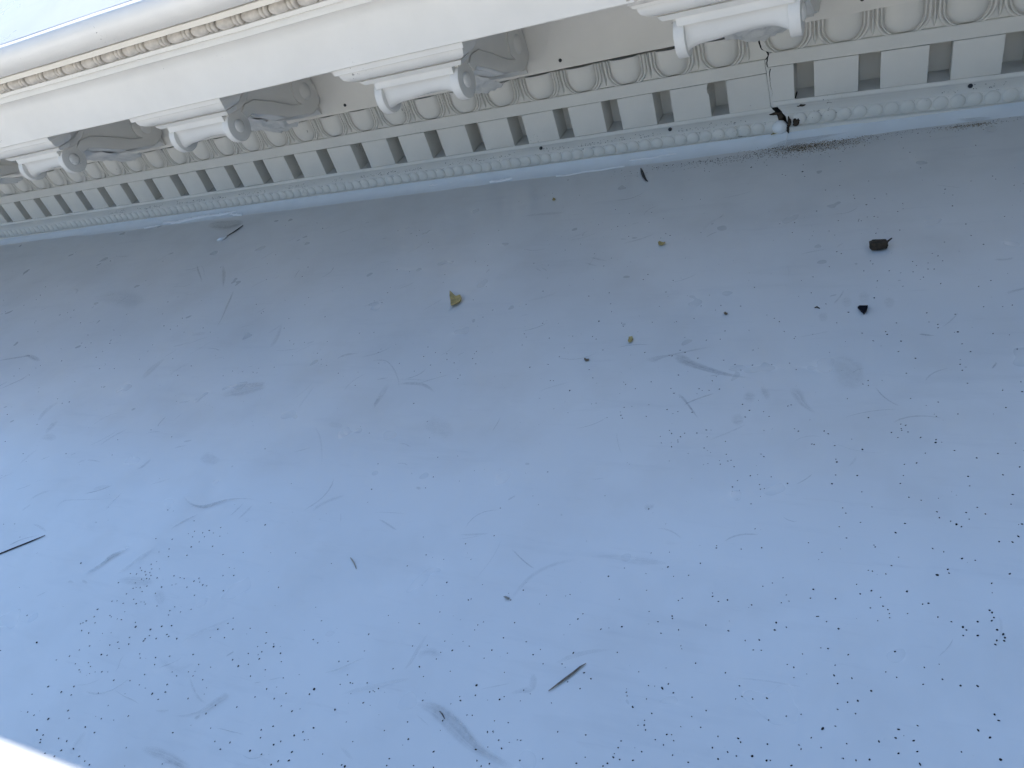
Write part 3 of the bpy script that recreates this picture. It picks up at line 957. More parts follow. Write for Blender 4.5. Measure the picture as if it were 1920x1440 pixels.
# ------------------------------------------------------------------ scuffs and stains rubbed into the floor
STROKES = [(0.22, 0, [21252, -6534, 21247, -6507, 21300, -6567, 21284, -6488, 21365, -6595, 21327, -6465, 21414, -6574, 21364, -6454, 21448, -6532, 21412, -6446, 21481, -6504, 21457, -6439, 21517, 
    -6481, 21501, -6435, 21580, -6452, 21567, -6416, 21670, -6418, 21657, -6380, 21752, -6389, 21739, -6348, 21823, -6368, 21809, -6322, 21893, -6345, 21879, -6300, 21972, -6316, 21961, -6280, 
    22031, -6294, 22023, -6267]), (0.3, 0, [21587, -6487, 21589, -6426, 21626, -6547, 21632, -6414, 21681, -6618, 21695, -6413, 21746, -6658, 21762, -6458, 21827, -6689, 21836, -6527, 21925, 
    -6728, 21929, -6590, 22039, -6772, 22040, -6653, 22150, -6810, 22150, -6710, 22261, -6841, 22259, -6764, 22373, -6865, 22371, -6810, 22503, -6882, 22501, -6849, 22599, -6893, 22598, -6875]), 
    (0.38, 0, [21793, -7186, 21800, -7163, 21816, -7212, 21826, -7181, 21846, -7249, 21862, -7212, 21879, -7292, 21899, -7257, 21918, -7342, 21937, -7312, 21956, -7393, 21973, -7367, 21994, 
    -7446, 22010, -7423, 22032, -7497, 22045, -7478, 22073, -7550, 22082, -7537, 22103, -7589, 22109, -7581]), (0.17, 0, [22985, -7100, 23000, -7024, 23012, -7153, 23043, -7022, 23038, -7209, 
    23107, -7044, 23053, -7236, 23152, -7121, 23086, -7284, 23167, -7196, 23125, -7335, 23181, -7246, 23163, -7373, 23202, -7291, 23202, -7406, 23229, -7336, 23249, -7440, 23267, -7389, 23285, 
    -7463, 23296, -7428]), (0.11, 1, [23331, -6629, 23340, -6512, 23378, -6725, 23404, -6461, 23418, -6839, 23506, -6417, 23409, -6902, 23610, -6462, 23414, -6972, 23678, -6525, 23446, -7039, 
    23713, -6572, 23494, -7088, 23723, -6624, 23566, -7119, 23719, -6684, 23648, -7091, 23729, -6805, 23704, -7053, 23744, -6907]), (0.1, 1, [23419, -5460, 23413, -5352, 23437, -5494, 23428, 
    -5320, 23460, -5534, 23448, -5281, 23480, -5551, 23467, -5266, 23499, -5553, 23486, -5267, 23517, -5538, 23506, -5285, 23537, -5501, 23530, -5327, 23551, -5469, 23547, -5362]), (0.1, 1, 
    [23606, -5373, 23602, -5265, 23623, -5407, 23616, -5232, 23645, -5448, 23637, -5194, 23665, -5465, 23655, -5179, 23683, -5466, 23674, -5180, 23702, -5452, 23694, -5198, 23722, -5414, 23717, 
    -5240, 23736, -5383, 23733, -5275]), (0.1, 1, [23881, -5505, 23879, -5400, 23897, -5538, 23894, -5368, 23918, -5577, 23914, -5331, 23936, -5593, 23933, -5316, 23954, -5594, 23951, -5318, 
    23972, -5580, 23969, -5335, 23992, -5544, 23990, -5376, 24006, -5513, 24006, -5409]), (0.1, 1, [23198, -5793, 23173, -5694, 23216, -5810, 23180, -5662, 23238, -5829, 23192, -5623, 23256, 
    -5833, 23210, -5601, 23275, -5826, 23231, -5593, 23289, -5808, 23249, -5599, 23298, -5773, 23269, -5623, 23303, -5745, 23283, -5643]), (0.12, 0, [22528, -7252, 22515, -7167, 22549, -7280, 
    22529, -7138, 22578, -7313, 22549, -7102, 22602, -7326, 22569, -7087, 22623, -7325, 22591, -7087, 22641, -7310, 22613, -7100, 22657, -7276, 22638, -7135, 22668, -7247, 22657, -7163]), (0.12, 
    0, [22456, -7625, 22444, -7546, 22478, -7651, 22458, -7517, 22506, -7681, 22476, -7483, 22529, -7693, 22496, -7469, 22550, -7692, 22517, -7468, 22568, -7678, 22539, -7481, 22583, -7645, 
    22564, -7513, 22594, -7618, 22582, -7539]), (0.14, 0, [22682, -7038, 22709, -7007, 22690, -7088, 22739, -7032, 22703, -7152, 22778, -7071, 22723, -7198, 22803, -7121, 22754, -7237, 22815, 
    -7182, 22779, -7265, 22821, -7227]), (0.35, 0, [7234, -6509, 7161, -6464, 7403, -6479, 7323, -6429, 7628, -6439, 7541, -6384, 7826, -6403, 7736, -6344, 8015, -6367, 7925, -6308, 8131, -6343, 
    8051, -6289, 8157, -6330, 8105, -6294, 8161, -6326, 8126, -6299]), (0.25, 0, [7924, -6311, 7864, -6255, 8051, -6353, 7947, -6255, 8217, -6409, 8066, -6259, 8349, -6453, 8189, -6279, 8476, 
    -6493, 8312, -6308, 8588, -6516, 8432, -6347, 8675, -6514, 8575, -6408, 8731, -6506, 8682, -6455]), (0.25, 0, [8586, -7415, 8534, -7389, 8663, -7338, 8608, -7310, 8763, -7239, 8704, -7208, 
    8834, -7169, 8775, -7138, 8888, -7115, 8833, -7086, 8920, -7053, 8870, -7029, 8924, -6974, 8882, -6954, 8924, -6916, 8882, -6896]), (0.22, 0, [8441, -7314, 8398, -7293, 8455, -7290, 8412, 
    -7270, 8475, -7255, 8433, -7234, 8498, -7216, 8456, -7195, 8519, -7181, 8477, -7160, 8533, -7157, 8491, -7136]), (0.16, 1, [12388, -7050, 12299, -7004, 12416, -7008, 12266, -6931, 12449, 
    -6945, 12228, -6831, 12456, -6868, 12217, -6743, 12445, -6775, 12225, -6657, 12429, -6669, 12249, -6569, 12406, -6534, 12296, -6471, 12388, -6430, 12335, -6400]), (0.17, 0, [14670, -7447, 
    14586, -7372, 14786, -7445, 14634, -7306, 14935, -7439, 14703, -7224, 15044, -7426, 14774, -7169, 15135, -7404, 14856, -7131, 15226, -7364, 14973, -7108, 15320, -7303, 15127, -7103, 15383, 
    -7251, 15251, -7108, 15406, -7212, 15331, -7128, 15414, -7186, 15379, -7147]), (0.15, 0, [14656, -7234, 14614, -7195, 14728, -7231, 14653, -7159, 14838, -7225, 14729, -7113, 14995, -7208, 
    14877, -7079, 15194, -7182, 15080, -7053, 15313, -7155, 15214, -7044, 15331, -7125, 15266, -7058, 15323, -7102, 15290, -7072]), (0.3, 1, [9960, -2979, 9998, -2974, 10062, -3085, 10111, 
    -3076, 10208, -3229, 10261, -3211, 10355, -3357, 10395, -3328, 10503, -3474, 10536, -3449, 10646, -3593, 10680, -3579, 10805, -3735, 10834, -3727, 10920, -3839, 10944, -3833]), (0.16, 1, 
    [10158, -3035, 10166, -3018, 10267, -3122, 10278, -3103, 10409, -3239, 10430, -3222, 10519, -3340, 10555, -3336, 10622, -3446, 10657, -3449, 10695, -3523, 10724, -3527]), (0.28, 1, [10867, 
    -3086, 10913, -3081, 10991, -3232, 11070, -3226, 11151, -3420, 11274, -3420, 11284, -3572, 11426, -3587, 11413, -3716, 11543, -3737, 11538, -3853, 11642, -3871, 11666, -3989, 11731, -4001, 
    11757, -4086, 11791, -4092]), (0.34, 1, [12156, -4188, 12197, -4205, 12214, -4307, 12278, -4333, 12293, -4465, 12382, -4502, 12363, -4603, 12457, -4644, 12436, -4742, 12520, -4778, 12522, 
    -4892, 12592, -4919, 12619, -5049, 12672, -5070, 12706, -5207, 12748, -5226, 12786, -5386, 12821, -5402, 12841, -5517, 12873, -5532]), (0.3, 1, [8612, -1091, 8410, -888, 8795, -1165, 8438, 
    -799, 9032, -1263, 8512, -696, 9256, -1361, 8666, -669, 9519, -1459, 8831, -676, 9723, -1454, 8998, -696, 9828, -1346, 9225, -733, 9872, -1232, 9433, -784, 9854, -1114, 9610, -864, 9824, 
    -1025, 9729, -928]), (0.12, 1, [12414, -5785, 12355, -5732, 12495, -5778, 12406, -5698, 12601, -5768, 12480, -5656, 12671, -5751, 12557, -5641, 12716, -5727, 12642, -5653, 12744, -5708, 
    12703, -5665]), (0.08, 1, [7776, -4251, 7601, -4103, 8205, -4402, 7720, -3982, 8739, -4580, 7924, -3846, 9132, -4676, 8231, -3824, 9464, -4719, 8610, -3883, 9688, -4699, 8996, -4002, 9794, 
    -4594, 9420, -4206, 9848, -4500, 9720, -4365]), (0.22, 0, [16343, -6507, 16323, -6489, 16362, -6486, 16334, -6461, 16390, -6458, 16353, -6423, 16425, -6439, 16380, -6390, 16468, -6423, 
    16414, -6360, 16528, -6405, 16479, -6340, 16617, -6379, 16586, -6335, 16688, -6360, 16670, -6334]), (0.2, 0, [17045, -6558, 17030, -6538, 17089, -6549, 17069, -6521, 17152, -6541, 17129, 
    -6505, 17219, -6543, 17200, -6506, 17293, -6556, 17282, -6522, 17364, -6593, 17364, -6564, 17437, -6650, 17445, -6625, 17510, -6713, 17522, -6691, 17582, -6782, 17597, -6764, 17653, -6856, 
    17669, -6843, 17722, -6937, 17740, -6928, 17785, -7018, 17804, -7013, 17845, -7108, 17860, -7106, 17887, -7176, 17899, -7174]), (0.24, 0, [17391, -6992, 17377, -6975, 17424, -6986, 17406, 
    -6962, 17471, -6978, 17445, -6943, 17511, -6969, 17487, -6933, 17551, -6956, 17535, -6932, 17581, -6948, 17569, -6930]), (0.26, 0, [17825, -7075, 17809, -7046, 17898, -7082, 17871, -7035, 
    17994, -7091, 17957, -7022, 18078, -7097, 18039, -7020, 18159, -7102, 18124, -7024, 18231, -7115, 18204, -7037, 18295, -7136, 18280, -7061, 18359, -7165, 18360, -7102, 18441, -7214, 18449, 
    -7171, 18505, -7255, 18511, -7224]), (0.14, 0, [17763, -6984, 17750, -6962, 17849, -6984, 17834, -6957, 17968, -6984, 17951, -6952, 18081, -6988, 18066, -6956, 18201, -6993, 18189, -6969, 
    18286, -6998, 18278, -6980]), (0.13, 0, [17622, -7043, 17693, -7083, 17611, -7098, 17711, -7154, 17599, -7175, 17733, -7248, 17598, -7249, 17741, -7326, 17607, -7326, 17741, -7398, 17618, 
    -7399, 17736, -7464, 17634, -7475, 17725, -7525, 17646, -7530, 17715, -7567]), (0.14, 0, [14404, -5461, 14443, -5473, 14447, -5559, 14517, -5580, 14501, -5688, 14611, -5727, 14544, -5803, 
    14680, -5859, 14582, -5916, 14732, -5987, 14611, -6008, 14751, -6088, 14632, -6090, 14726, -6152, 14645, -6150, 14698, -6186]), (0.13, 0, [14331, -5785, 14299, -5759, 14363, -5750, 14316, 
    -5712, 14404, -5698, 14342, -5648, 14433, -5640, 14370, -5590, 14453, -5567, 14406, -5530, 14466, -5513, 14433, -5487]), (0.13, 0, [10923, -8215, 10857, -8195, 10912, -8163, 10801, -8128, 
    10897, -8091, 10730, -8034, 10884, -8025, 10690, -7952, 10869, -7957, 10672, -7874, 10861, -7872, 10689, -7791, 10865, -7752, 10756, -7698, 10870, -7659, 10813, -7630]), (0.13, 0, [11505, 
    -8501, 11428, -8476, 11510, -8446, 11373, -8400, 11515, -8372, 11306, -8295, 11505, -8307, 11294, -8219, 11478, -8235, 11337, -8171, 11455, -8180, 11377, -8143]), (0.1, 0, [11709, -9206, 
    11672, -9193, 11712, -9147, 11655, -9126, 11718, -9063, 11636, -9032, 11726, -8981, 11644, -8947, 11737, -8889, 11679, -8864, 11745, -8821, 11708, -8805]), (0.1, 0, [11502, -8622, 11393, 
    -8550, 11623, -8634, 11425, -8501, 11771, -8648, 11486, -8441, 11843, -8643, 11601, -8434, 11881, -8616, 11750, -8482, 11914, -8594, 11847, -8523]), (0.22, 0, [14379, -9064, 14353, -9048, 
    14412, -9047, 14369, -9021, 14454, -9021, 14388, -8984, 14478, -8987, 14398, -8947, 14489, -8947, 14403, -8906, 14490, -8907, 14412, -8871, 14479, -8864, 14428, -8841, 14468, -8833, 14440, 
    -8821]), (0.2, 0, [14707, -8601, 14688, -8586, 14736, -8589, 14714, -8572, 14780, -8574, 14750, -8550, 14826, -8558, 14798, -8534, 14881, -8538, 14860, -8520, 14923, -8525, 14906, -8509]), 
    (0.24, 0, [14780, -8462, 14761, -8446, 14809, -8460, 14775, -8432, 14848, -8456, 14798, -8414, 14878, -8445, 14828, -8403, 14903, -8426, 14869, -8398, 14919, -8411, 14901, -8395]), (0.14, 0, 
    [15456, -8816, 15380, -8762, 15532, -8837, 15350, -8700, 15613, -8870, 15343, -8621, 15644, -8886, 15422, -8597, 15696, -8885, 15512, -8616, 15759, -8868, 15590, -8645, 15805, -8824, 15698, 
    -8690, 15831, -8787, 15783, -8727]), (0.34, 0, [15697, -9427, 15702, -9418, 15753, -9463, 15761, -9447, 15838, -9510, 15839, -9481, 15934, -9544, 15924, -9509, 16036, -9569, 16016, -9530, 
    16131, -9583, 16093, -9533, 16220, -9586, 16161, -9522, 16286, -9571, 16212, -9508, 16328, -9542, 16255, -9487, 16372, -9506, 16311, -9460, 16421, -9461, 16377, -9427, 16478, -9426, 16447, 
    -9399, 16542, -9402, 16519, -9379, 16617, -9383, 16599, -9363, 16704, -9368, 16689, -9351, 16793, -9359, 16781, -9343, 16888, -9355, 16880, -9343, 16961, -9356, 16953, -9343]), (0.34, 0, 
    [15984, -9964, 15966, -9956, 16003, -9939, 15978, -9926, 16029, -9903, 15997, -9885, 16059, -9867, 16020, -9845, 16091, -9830, 16048, -9805, 16119, -9799, 16077, -9772, 16146, -9773, 16109, 
    -9749, 16173, -9743, 16143, -9723, 16205, -9703, 16184, -9690, 16230, -9673, 16214, -9663]), (0.48, 0, [15235, -10765, 15207, -10751, 15270, -10744, 15227, -10722, 15316, -10710, 15255, 
    -10681, 15355, -10663, 15287, -10632, 15391, -10608, 15322, -10578, 15418, -10563, 15334, -10530, 15437, -10526, 15327, -10483, 15457, -10495, 15344, -10440, 15480, -10464, 15382, -10411, 
    15511, -10420, 15434, -10378, 15557, -10349, 15514, -10326, 15594, -10293, 15578, -10284]), (0.15, 0, [15753, -10688, 15726, -10674, 15792, -10660, 15745, -10637, 15841, -10619, 15770, 
    -10586, 15867, -10568, 15792, -10536, 15882, -10512, 15814, -10484, 15908, -10470, 15830, -10434, 15946, -10441, 15838, -10390, 15974, -10398, 15863, -10345, 15987, -10326, 15919, -10293, 
    15993, -10268, 15966, -10255]), (0.2, 0, [16751, -9651, 16736, -9643, 16764, -9618, 16742, -9608, 16782, -9572, 16751, -9557, 16794, -9524, 16763, -9509, 16802, -9468, 16780, -9457, 16808, 
    -9427, 16792, -9419]), (0.2, 0, [16916, -9684, 16901, -9677, 16935, -9646, 16905, -9632, 16960, -9593, 16912, -9569, 16972, -9538, 16923, -9515, 16971, -9475, 16942, -9462, 16970, -9430, 
    16955, -9423]), (0.11, 0, [13911, -9525, 13876, -9505, 13967, -9510, 13893, -9466, 14041, -9489, 13926, -9415, 14101, -9467, 13993, -9387, 14164, -9439, 14094, -9382, 14210, -9417, 14169, 
    -9383]), (0.1, 0, [13578, -9895, 13555, -9890, 13559, -9854, 13525, -9846, 13545, -9803, 13498, -9787, 13558, -9772, 13512, -9748, 13600, -9747, 13563, -9722, 13717, -9722, 13685, -9697, 
    13909, -9700, 13878, -9674, 14108, -9674, 14079, -9650, 14324, -9638, 14302, -9619, 14484, -9611, 14468, -9597]), (0.12, 0, [14553, -9835, 14533, -9828, 14550, -9781, 14520, -9771, 14549, 
    -9706, 14504, -9690, 14547, -9628, 14501, -9611, 14544, -9539, 14513, -9526, 14544, -9473, 14522, -9464]), (0.15, 0, [14922, -9303, 14905, -9290, 14972, -9280, 14954, -9267, 15042, -9251, 
    15018, -9233, 15102, -9219, 15077, -9202, 15156, -9183, 15139, -9170, 15197, -9158, 15180, -9145]), (0.34, 0, [13388, -10583, 13367, -10574, 13402, -10567, 13381, -10558, 13430, -10544, 
    13400, -10531, 13462, -10515, 13430, -10500, 13500, -10478, 13472, -10464, 13565, -10437, 13542, -10424, 13676, -10387, 13657, -10376, 13764, -10350, 13746, -10339]), (0.22, 0, [13150, 
    -8975, 13131, -8960, 13192, -8974, 13168, -8953, 13256, -8974, 13223, -8944, 13333, -8978, 13303, -8946, 13435, -8984, 13413, -8959, 13511, -8990, 13494, -8970]), (0.16, 0, [13412, -10204, 
    13395, -10184, 13491, -10219, 13466, -10187, 13596, -10240, 13566, -10194, 13684, -10259, 13665, -10212, 13773, -10281, 13764, -10241, 13839, -10298, 13833, -10263]), (0.26, 0, [18003, 
    -11981, 17997, -11974, 18051, -11974, 18038, -11961, 18114, -11962, 18092, -11942, 18167, -11944, 18141, -11923, 18215, -11922, 18189, -11903, 18256, -11904, 18224, -11882, 18292, -11887, 
    18248, -11861, 18328, -11866, 18267, -11835, 18363, -11842, 18281, -11804, 18394, -11811, 18299, -11770, 18420, -11773, 18323, -11731, 18443, -11739, 18348, -11695, 18464, -11709, 18374, 
    -11665, 18475, -11688, 18401, -11645, 18471, -11674, 18433, -11643, 18467, -11663, 18454, -11649]), (0.2, 0, [17901, -12331, 17885, -12305, 17969, -12346, 17934, -12285, 18059, -12361, 
    18003, -12262, 18137, -12363, 18075, -12252, 18206, -12358, 18161, -12252, 18278, -12361, 18255, -12256, 18362, -12371, 18347, -12266, 18448, -12376, 18426, -12277, 18530, -12370, 18508, 
    -12290, 18586, -12364, 18568, -12301]), (0.2, 0, [18251, -12369, 18227, -12345, 18284, -12364, 18257, -12335, 18330, -12358, 18304, -12322, 18382, -12356, 18364, -12317, 18452, -12358, 
    18440, -12319, 18506, -12359, 18494, -12321]), (0.26, 0, [17066, -11910, 17066, -11903, 17128, -11923, 17128, -11916, 17211, -11939, 17209, -11930, 17282, -11948, 17278, -11936, 17349, 
    -11952, 17342, -11938, 17406, -11957, 17403, -11943, 17462, -11964, 17461, -11955, 17501, -11971, 17501, -11964]), (0.2, 0, [16836, -11562, 16850, -11566, 16835, -11583, 16851, -11586, 
    16834, -11612, 16855, -11615, 16848, -11642, 16868, -11643, 16871, -11673, 16889, -11673, 16886, -11699, 16902, -11701, 16892, -11725, 16905, -11727, 16893, -11742, 16906, -11745]), (0.12, 
    0, [15854, -10784, 15808, -10743, 15945, -10788, 15863, -10714, 16064, -10792, 15945, -10677, 16162, -10791, 16037, -10658, 16256, -10784, 16136, -10652, 16337, -10769, 16230, -10654, 16401, 
    -10740, 16331, -10666, 16442, -10717, 16404, -10677]), (0.1, 0, [16540, -10791, 16563, -10765, 16557, -10829, 16619, -10766, 16574, -10871, 16701, -10779, 16599, -10892, 16766, -10818, 
    16654, -10916, 16797, -10863, 16706, -10936, 16809, -10893, 16746, -10943, 16808, -10913, 16771, -10945, 16806, -10927]), (0.18, 0, [15101, -10929, 15072, -10918, 15118, -10923, 15068, 
    -10902, 15137, -10918, 15070, -10880, 15147, -10917, 15106, -10873, 15172, -10913, 15155, -10884, 15196, -10911, 15187, -10894]), (0.18, 0, [15287, -10861, 15276, -10844, 15310, -10870, 
    15289, -10837, 15339, -10881, 15313, -10831, 15365, -10886, 15349, -10838, 15401, -10886, 15394, -10856, 15428, -10886, 15425, -10870]), (0.3, 0, [18568, -11969, 18564, -11963, 18598, 
    -11967, 18593, -11960, 18639, -11966, 18633, -11955, 18675, -11965, 18670, -11954, 18711, -11965, 18706, -11953, 18751, -11962, 18746, -11952, 18794, -11958, 18790, -11950, 18834, -11955, 
    18831, -11949, 18876, -11955, 18873, -11948, 18906, -11955, 18903, -11949]), (0.2, 0, [14785, -11179, 14769, -11171, 14806, -11163, 14789, -11155, 14836, -11143, 14813, -11132, 14858, 
    -11123, 14834, -11112, 14873, -11099, 14856, -11092, 14885, -11084, 14868, -11076]), (0.16, 1, [17755, -11986, 17747, -11977, 17792, -11984, 17775, -11967, 17841, -11981, 17813, -11953, 
    17878, -11972, 17847, -11944, 17906, -11957, 17884, -11938, 17923, -11945, 17911, -11935]), (0.3, 1, [18263, -11953, 18252, -11946, 18277, -11951, 18254, -11937, 18297, -11946, 18256, 
    -11925, 18307, -11934, 18264, -11916, 18306, -11916, 18279, -11906, 18304, -11903, 18291, -11898]), (0.3, 0, [20390, -11330, 20382, -11308, 20427, -11340, 20413, -11293, 20477, -11356, 
    20459, -11275, 20524, -11372, 20512, -11263, 20573, -11390, 20575, -11258, 20618, -11408, 20644, -11265, 20665, -11429, 20715, -11282, 20724, -11456, 20792, -11311, 20792, -11490, 20869, 
    -11347, 20860, -11520, 20936, -11383, 20926, -11547, 20997, -11420, 20983, -11567, 21044, -11450, 21032, -11580, 21076, -11472, 21088, -11591, 21114, -11494, 21151, -11598, 21167, -11515, 
    21213, -11606, 21225, -11535, 21275, -11616, 21286, -11550, 21338, -11626, 21346, -11564, 21405, -11636, 21413, -11578, 21456, -11642, 21463, -11588]), (0.2, 0, [20774, -11342, 20778, 
    -11332, 20808, -11361, 20815, -11345, 20854, -11387, 20867, -11365, 20898, -11413, 20914, -11391, 20945, -11442, 20960, -11422, 20992, -11468, 21004, -11451, 21042, -11493, 21051, -11480, 
    21079, -11509, 21084, -11501]), (0.32, 0, [19347, -11252, 19340, -11246, 19381, -11240, 19371, -11230, 19427, -11223, 19411, -11208, 19465, -11204, 19445, -11187, 19499, -11182, 19479, 
    -11165, 19534, -11154, 19513, -11138, 19568, -11120, 19549, -11106, 19602, -11087, 19588, -11075, 19643, -11053, 19634, -11046, 19674, -11029, 19667, -11023]), (0.14, 0, [19641, -11411, 
    19630, -11401, 19695, -11389, 19673, -11368, 19769, -11358, 19735, -11324, 19839, -11327, 19802, -11288, 19912, -11295, 19876, -11255, 19987, -11260, 19951, -11220, 20064, -11222, 20029, 
    -11182, 20136, -11186, 20106, -11150, 20207, -11147, 20188, -11123, 20259, -11118, 20248, -11105]), (0.12, 0, [20136, -11074, 20126, -11070, 20155, -11039, 20130, -11030, 20178, -10990, 
    20135, -10975, 20188, -10940, 20137, -10926, 20189, -10888, 20138, -10875, 20191, -10824, 20146, -10810, 20194, -10734, 20166, -10724, 20197, -10663, 20182, -10658]), (0.16, 0, [20445, 
    -11409, 20448, -11403, 20473, -11420, 20476, -11414, 20511, -11437, 20515, -11428, 20549, -11452, 20553, -11443, 20590, -11468, 20593, -11461, 20619, -11479, 20622, -11473]), (0.2, 0, 
    [18656, -11504, 18649, -11497, 18670, -11500, 18662, -11493, 18690, -11495, 18679, -11484, 18706, -11489, 18695, -11478, 18721, -11480, 18714, -11473, 18733, -11475, 18726, -11469]), (0.2, 
    0, [18791, -11448, 18784, -11441, 18814, -11438, 18806, -11431, 18847, -11425, 18836, -11415, 18877, -11412, 18865, -11401, 18907, -11396, 18898, -11388, 18928, -11386, 18921, -11379]), 
    (0.12, 0, [20919, -11083, 20914, -11077, 20962, -11066, 20955, -11056, 21023, -11042, 21013, -11028, 21081, -11017, 21071, -11002, 21143, -10987, 21136, -10975, 21188, -10964, 21183, 
    -10956]), (0.09, 0, [19904, -11825, 19908, -11816, 19933, -11843, 19942, -11821, 19972, -11866, 19989, -11830, 20009, -11881, 20028, -11845, 20051, -11890, 20064, -11868, 20082, -11896, 
    20088, -11885]), (0.11, 0, [20865, -10207, 20832, -10192, 20887, -10137, 20847, -10117, 20920, -10044, 20872, -10017, 20954, -9970, 20904, -9936, 20991, -9903, 20945, -9864, 21043, -9840, 
    21003, -9797, 21110, -9782, 21076, -9737, 21188, -9732, 21161, -9686, 21292, -9688, 21270, -9643, 21373, -9658, 21353, -9614]), (0.11, 0, [21427, -9608, 21418, -9583, 21537, -9597, 21525, 
    -9557, 21675, -9588, 21661, -9527, 21765, -9599, 21756, -9516, 21838, -9620, 21828, -9515, 21925, -9623, 21908, -9516, 22018, -9609, 22002, -9519, 22096, -9595, 22086, -9526, 22161, -9581, 
    22156, -9540, 22206, -9571, 22203, -9552]), (0.12, 0, [21488, -10731, 21479, -10721, 21533, -10704, 21513, -10681, 21596, -10669, 21564, -10628, 21656, -10635, 21623, -10586, 21718, -10599, 
    21691, -10551, 21788, -10565, 21769, -10522, 21876, -10530, 21865, -10501, 21943, -10504, 21937, -10488]), (0.14, 0, [21203, -11068, 21190, -11052, 21245, -11054, 21222, -11024, 21297, 
    -11037, 21266, -10988, 21335, -11030, 21305, -10968, 21379, -11020, 21327, -10960, 21408, -10975, 21326, -10955, 21404, -10921, 21320, -10924, 21389, -10878, 21316, -10893, 21361, -10850, 
    21317, -10868, 21339, -10836, 21316, -10847]), (0.1, 0, [16943, -8012, 16949, -8000, 16997, -8055, 17007, -8037, 17068, -8114, 17086, -8091, 17129, -8170, 17155, -8150, 17191, -8231, 17222, 
    -8218, 17265, -8314, 17297, -8306, 17350, -8419, 17379, -8414, 17437, -8533, 17462, -8531, 17533, -8672, 17552, -8671, 17604, -8775, 17617, -8774]), (0.2, 0, [16956, -8525, 16942, -8512, 
    16993, -8508, 16980, -8495, 17047, -8488, 17029, -8469, 17097, -8466, 17078, -8446, 17146, -8440, 17131, -8425, 17182, -8423, 17169, -8409]), (0.16, 0, [17734, -7604, 17714, -7599, 17733, 
    -7573, 17691, -7560, 17732, -7531, 17663, -7503, 17726, -7485, 17654, -7447, 17715, -7422, 17666, -7394, 17706, -7374, 17678, -7358]), (0.22, 0, [18334, -9420, 18345, -9418, 18349, -9441, 
    18360, -9439, 18369, -9471, 18380, -9469, 18387, -9498, 18398, -9498, 18403, -9528, 18415, -9528, 18415, -9549, 18426, -9549]), (0.14, 0, [19969, -9527, 19965, -9517, 20031, -9523, 20022, 
    -9504, 20117, -9516, 20102, -9485, 20194, -9503, 20178, -9471, 20270, -9480, 20259, -9459, 20324, -9463, 20318, -9451]), (0.08, 1, [18679, -7929, 18644, -7868, 18780, -7996, 18664, -7782, 
    18886, -8077, 18729, -7686, 18939, -8114, 18860, -7695, 19022, -8135, 18977, -7761, 19116, -8135, 19055, -7827, 19184, -8087, 19139, -7916, 19221, -8042, 19206, -7985]), (0.3, 0, [19124, 
    -8951, 19115, -8936, 19141, -8958, 19123, -8926, 19161, -8965, 19137, -8914, 19176, -8966, 19159, -8915, 19193, -8960, 19185, -8929, 19206, -8955, 19202, -8940]), (0.1, 1, [17155, -7971, 
    17138, -7938, 17219, -8004, 17175, -7919, 17305, -8043, 17227, -7896, 17373, -8051, 17285, -7898, 17424, -8030, 17362, -7924, 17458, -8010, 17420, -7947]), (0.2, 0, [19688, -4106, 19684, 
    -4083, 19726, -4129, 19721, -4098, 19780, -4163, 19773, -4118, 19837, -4194, 19830, -4148, 19902, -4224, 19897, -4190, 19949, -4245, 19946, -4222]), (0.2, 0, [19741, -3954, 19737, -3930, 
    19781, -3980, 19775, -3943, 19841, -4018, 19832, -3962, 19913, -4053, 19904, -3997, 20005, -4088, 19999, -4049, 20073, -4113, 20069, -4089]), (0.2, 0, [18875, -4179, 18873, -4158, 18902, 
    -4204, 18900, -4174, 18940, -4238, 18937, -4196, 18971, -4261, 18968, -4219, 19000, -4275, 18998, -4246, 19020, -4286, 19018, -4265]), (0.2, 0, [18966, -4161, 18966, -4140, 18998, -4191, 
    18998, -4163, 19041, -4233, 19041, -4193, 19076, -4262, 19076, -4223, 19106, -4282, 19107, -4255, 19127, -4297, 19127, -4277]), (0.14, 0, [17884, -2299, 17868, -2265, 17987, -2302, 17961, 
    -2244, 18134, -2306, 18097, -2219, 18301, -2318, 18258, -2210, 18491, -2335, 18443, -2213, 18629, -2335, 18585, -2222, 18710, -2313, 18681, -2240, 18756, -2294, 18741, -2254]), (0.3, 0, 
    [20079, -3436, 20073, -3410, 20101, -3444, 20094, -3414, 20132, -3460, 20122, -3414, 20160, -3468, 20150, -3422, 20188, -3468, 20181, -3438, 20208, -3472, 20202, -3446]), (0.26, 1, [21927, 
    -662, 21911, -591, 22014, -679, 21980, -522, 22136, -696, 22081, -429, 22269, -692, 22199, -345, 22411, -677, 22336, -266, 22541, -661, 22468, -217, 22663, -643, 22596, -196, 22776, -604, 
    22720, -204, 22875, -541, 22837, -247, 22995, -483, 22972, -287, 23170, -437, 23157, -316, 23307, -406, 23301, -335]), (0.3, 1, [24806, -429, 24809, -377, 24868, -490, 24874, -390, 24953, 
    -563, 24961, -407, 25032, -597, 25038, -418, 25109, -605, 25114, -426, 25180, -600, 25185, -445, 25248, -580, 25252, -482, 25297, -562, 25299, -511]), (0.4, 0, [24235, -6137, 24236, -6123, 
    24249, -6143, 24250, -6121, 24269, -6152, 24271, -6118, 24288, -6158, 24291, -6121, 24310, -6163, 24312, -6129, 24336, -6166, 24337, -6137, 24370, -6166, 24371, -6147, 24396, -6167, 24397, 
    -6152]), (0.1, 0, [23631, -8216, 23625, -8207, 23648, -8199, 23638, -8182, 23672, -8173, 23654, -8148, 23689, -8142, 23667, -8119, 23700, -8106, 23678, -8088, 23707, -8080, 23686, -8064])] 
